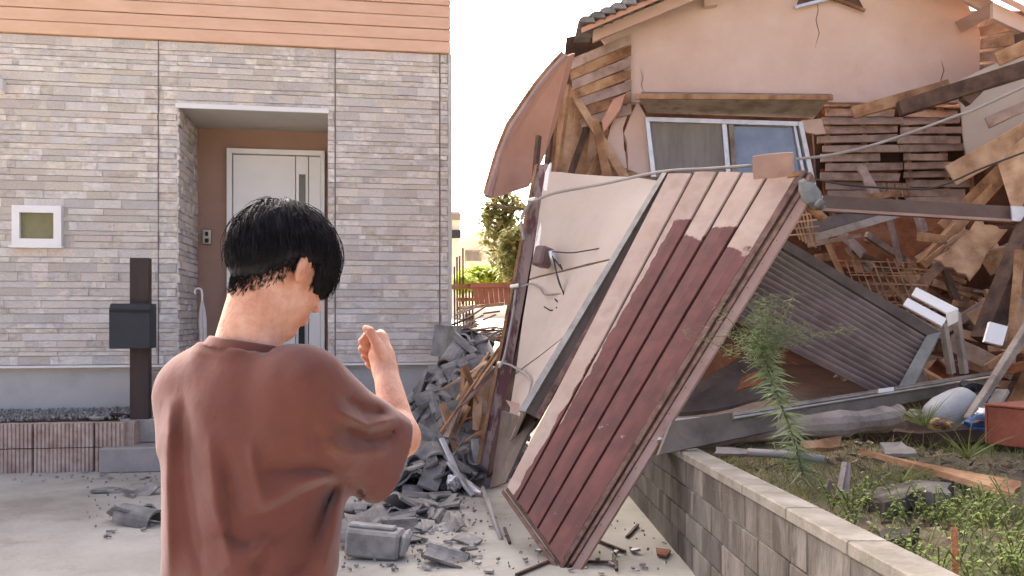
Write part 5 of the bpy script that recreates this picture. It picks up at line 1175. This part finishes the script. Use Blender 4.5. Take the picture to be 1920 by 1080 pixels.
# (polyline in photo pixels on the back, width, height): + stands out, - sinks in
CR = [([(640,905),(560,945),(470,985),(400,1010)],24,-.013), ([(650,885),(560,905),(480,955)],20,.010), ([(640,880),(575,872),(500,880)],16,-.008), ([(615,900),(590,990),(545,1080)],18,-.012), ([(640,915),(625,1000),(600,1080)],22,.010),
      ([(318,760),(312,900),(318,1080)],15,.009), ([(345,740),(352,900),(378,1080)],18,-.010), ([(392,820),(405,950),(440,1080)],20,.009), ([(425,850),(440,960),(470,1030)],16,-.008), ([(470,830),(480,900),(500,960)],16,.006), ([(300,850),(296,1080)],9,-.007),
      ([(520,1000),(450,1050),(400,1085)],18,.008), ([(560,960),(500,1020),(470,1080)],16,-.008),
      ([(640,800),(690,822),(745,806)],13,-.012), ([(630,770),(690,800),(742,786)],12,.011), ([(612,830),(660,850),(735,842)],16,.008), ([(590,800),(600,850),(640,895)],15,-.010), ([(640,740),(680,768),(720,776)],9,-.009), ([(625,880),(660,905),(690,935)],14,-.007)]
def segd(px, py, a, b):
    dx, dy = b[0]-a[0], b[1]-a[1]; t = np.clip(((px-a[0])*dx + (py-a[1])*dy)/(dx*dx+dy*dy), 0, 1); return np.hypot(px-a[0]-t*dx, py-a[1]-t*dy), t
AD = (E_r - S_r)/np.linalg.norm(E_r - S_r); HEM = w3(721, 868, 1.85); HN = na((.62,.62,-.36)); HN = HN/np.linalg.norm(HN)
def shirt(p):
    q = p - X0; u, v, z = q@Rv, q@Fv, p[:,2]
    a = np.interp(z, ZS, SA); b = np.interp(z, ZS, SB); d = (np.sqrt((u/a)**2 + (v/b)**2) - 1)*np.minimum(a, b)*1.05
    d = np.maximum(d, np.maximum(z-1.445, .77-z))
    for s_, S_ in ((-1, S_l), (1, S_r)): d = smin(d, rcone(p, loc(.05*s_,-.02,1.405), S_ - Zv*(.018 if s_ < 0 else 0), .058, .062), .04)
    sl = smin(rcone(p, S_r, HEM+Zv*.03+AD*.1, .072, .07), rcone(p, loc(.16,.0,1.29), HEM-Zv*.035+AD*.1, .075, .062), .03)
    raw = sl; cutd = (p-HEM)@HN; sl = np.maximum(np.maximum(raw, cutd), -np.maximum(raw + .024, -(cutd + .05)))
    d = smin(d, sl, .05); l2 = np.maximum(rcone(p, S_l+Rv*.025-Zv*.02, E_l+Fv*.02, .066, .075), (p-E_l)@((E_l-S_l)/np.linalg.norm(E_l-S_l)) - .02); d = smin(d, l2, .07)
    ndir = hp_(0,-.03,-.055) - loc(0,-.01,1.40); ndir = ndir/np.linalg.norm(ndir)
    dn = rcone(p, loc(.0,-.01,1.38), hp_(0,-.03,-.055), .067, .057); top = (p - loc(.0,-.012,1.437))@(ndir*.75 + Zv*.25 - Rv*.0)
    d = np.where((top > 0) & (dn < .05), np.maximum(d, top), d)
    d = smin(d, np.maximum(dn - .008, top), .012)
    d = d - .0035/(1 + np.exp(np.clip((-top - .021)/.0012, -40, 40)))/(1 + np.exp(np.clip((dn - .03)/.002, -40, 40)))
    px = 960 + p[:,0]/p[:,1]*FPX; py = HZ - (p[:,2]-CAMH)/p[:,1]*FPX
    vis_ = np.maximum(np.clip((.05-v)/.05, 0, 1), np.clip((u-.13)/.03, 0, 1))
    tot = 0
    for pts, w, h in CR:
        dd = None
        for i in range(len(pts)-1):
            s_, t = segd(px, py, pts[i], pts[i+1]); tt = (i+t)/(len(pts)-1); e = np.exp(-(np.sqrt((1.5*s_/w)**2 + .12) - .346))*np.clip(4*np.minimum(tt, 1-tt)+.25, 0, 1)
            dd = e if dd is None else np.maximum(dd, e)
        tot = tot + h*dd
    d = d - vis_*np.maximum(.021*np.tanh(2.2*tot/.021), -.0115)
    d = d - vis_*(.0014*np.sin(px*.075 + 2.5*np.sin(py*.011))*np.clip(np.sin(px*.013+py*.009)+.2, 0, 1) + .0012*np.sin((px+py*1.3)*.06)*np.clip(np.sin(py*.02-px*.01), 0, 1))
    d = d - .0022*np.sin(px*.02+py*.013)*np.sin(py*.017-px*.006)
    return d
def fabric(name, cols, rough=.9):
    m = mk(name, cols, 5, 6, rough, .13, 26, 0, sheen=.2, spec=.15); return m
M['shirt'] = fabric('brown_jersey', [S(104,62,52), S(112,69,58)])
vv, ff = snets(shirt, (-.80, 1.5, .74), (-.2, 2.02, 1.5), .0045); sh_o = mesh_np('t_shirt', vv, ff, M['shirt'], man, 1)
def collar(p):                                 # ribbed neckband
    ndir = hp_(0,-.03,-.055) - loc(0,-.01,1.40); ndir = ndir/np.linalg.norm(ndir); q = rcone(p, loc(.0,-.01,1.38), hp_(0,-.03,-.055), .067, .057)
    top = (p - loc(.0,-.012,1.455))@(ndir*.75 + Zv*.25); flare = .5*np.clip(-top, 0, .03)
    return np.maximum(np.maximum(q - .013 - flare, top), np.maximum(-top - .021, .002 - q))
cv, cf = snets(collar, loc(0,0,1.43)-.12, loc(0,0,1.43)+.13, .0028); mesh_np('collar', cv, cf, M['shirt'], sh_o, 1)
# ---- trousers and shoes
def legs(p):
    d = ell(p, loc(0,0,.92), BB, (.17,.115,.12))
    for s_ in (-1, 1):
        f = .05*s_
        d = smin(d, smin(rcone(p, loc(.085*s_,0,.88), loc(.1*s_,.01+f*.3,.48), .09, .066), rcone(p, loc(.1*s_,.01+f*.3,.48), loc(.105*s_,-.01+f,.07), .066, .055), .02), .03)
    return np.maximum(d, .035-p[:,2])
M['trouser'] = fabric('dark_trousers', [S(46,46,52), S(56,56,62)]); M['shoe'] = mk('shoe', [S(60,58,56), S(80,78,75)], 5, rough=.6, rand=0)
vv, ff = snets(legs, (-.8,1.5,0), (-.25,2.0,1.06), .009); mesh_np('trousers', vv, ff, M['trouser'], man, 1)
for s_ in (-1, 1):
    c = loc(.105*s_, .05*s_+.04, .045)
    def shoe(p, c=c): d = smin(ell(p, c+Fv*.06, BB, (.048,.09,.045)), ell(p, c-Fv*.06, BB, (.042,.07,.055)), .03); return np.maximum(d, .004-p[:,2])
    vv, ff = snets(shoe, c-.2, c+.22, .007); mesh_np('shoe', vv, ff, M['shoe'], man, 1)
# ---- hair: a full mop cut round above a close nape, with strands over it
LF = na((-.14,-.105,-.075,-.042,.022,.032,.05,.09,.13)); LU = na((-.095,-.09,-.06,-.012,.006,-.03,-.042,-.032,-.006))
MC, MR = hp_(0,-.006,.012), (.098,.12,.112)
def hair(p):
    q = p - Hc; f, u, r = q@hf, q@hu, q@hr
    cap = ell(p, MC, HB, MR)
    lim = np.interp(f, LF, LU)
    a = np.arctan2(f, r); wob = .002*np.sin(a*17) + .0015*np.sin(a*41+u*90); tuft = .004*np.sin(f*95+u*40)*np.sin(r*80+1+u*55) + .003*np.sin(f*170+r*120)*np.sin(u*120+r*60)
    cap = np.maximum(cap, (lim + wob - u)*.8)
    nape = np.maximum(ell(p, hp_(0,-.008,.0), HB, (.078,.1,.125)), np.maximum(f+.02, np.interp(f, LF, LU) - .02 - wob*2 - u))
    d = smin(cap, nape, .012)
    d = d + tuft*np.clip((u+.03)*15, 0, 1)
    return d + .0025*np.sin(a*38 + 6*np.sin(u*40)) * np.clip((.12-u)*12, 0, 1)*np.clip((u+.12)*9, .25, 1)
M['hair'] = mk('black_hair', [S(24,22,24), S(38,36,39)], 30, 4, .7, .2, 220, 0, spec=.14)
vv, ff = snets(hair, Hc-.17, Hc+.19, .004); ho = mesh_np('hair', vv, ff, M['hair'], man, 1)
random.seed(2); m = MB(); whorl = hp_(-.01,-.05,.125)
Lh = lambda d: (d@hr, d@hf, d@hu)
for i in range(7500):
    while True:
        n_ = rng.normal(size=3); n_ /= np.linalg.norm(n_)
        if n_[2] > -.75: break
    cur = n_.copy(); lift = random.uniform(.0, .004) if random.random() < .93 else random.uniform(.004, .012); over = random.uniform(-.016,.004); L = random.uniform(.04, .085); pts = []; swirl = random.gauss(.25, .18); nseg = 5
    for k in range(nseg+1):
        sfc = MC + hr*cur[0]*MR[0] + hf*cur[1]*MR[1] + hu*cur[2]*MR[2]
        out = hr*cur[0] + hf*cur[1] + hu*cur[2]
        kk = k/nseg; pts.append(sfc + out*(lift - .003 + .004*math.sin(kk*3.1)) + rng.normal(size=3)*.0004)
        w_ = na((-.05,-.38,.92)); tg = cur*(w_@cur) - w_; tg = tg/(np.linalg.norm(tg)+1e-6); sw = np.cross(cur, tg); st_ = tg + sw*swirl
        cur = cur + st_*L/nseg/.11; cur /= np.linalg.norm(cur)
        lim = np.interp(cur[1]*MR[1], LF, LU)
        if cur[2]*MR[2] + .006 < lim + over: break
    if len(pts) > 2:
        r0 = random.uniform(.0006, .0012); m.tube([V(q) for q in pts], [r0*(1-.75*k/(len(pts)-1)) for k in range(len(pts))], 3, False)
m.build('hair_strands', M['hair'], ho, smooth=True, fix=False)
# short cropped hair fading out down the nape and before the ear
q = bv - Hc; f_, u_, r_ = q@hf, q@hu, q@hr; m = MB()
sel = np.where((f_ < .035) & (u_ > -.165) & (u_ < np.interp(f_, LF, LU) + .02) & (np.abs(r_) < .085))[0]
for i in rng.permutation(sel):
    dep = np.interp(f_[i], LF, LU) - (.016 if f_[i] < -.02 else 0) - u_[i]
    if rng.random() > max(0, 1 - dep/(.045 if f_[i] < -.03 else .012)): continue
    out = bv[i] - (Hc - hf*.02 - hu*.05); out = out/np.linalg.norm(out); a = bv[i] + rng.normal(size=3)*.001; L = rng.uniform(.006, .012)
    for rep in range(7):
     a = bv[i] + rng.normal(size=3)*.0016; L = rng.uniform(.004, .009)
     m.tube([V(a - out*.001), V(a + out*.0016 - hu*L*.5), V(a + out*.001 - hu*L)], [.0004, .0003, .00015], 3, False)
if m.v: m.build('nape_hair', M['hair'], ho, smooth=True, fix=False)
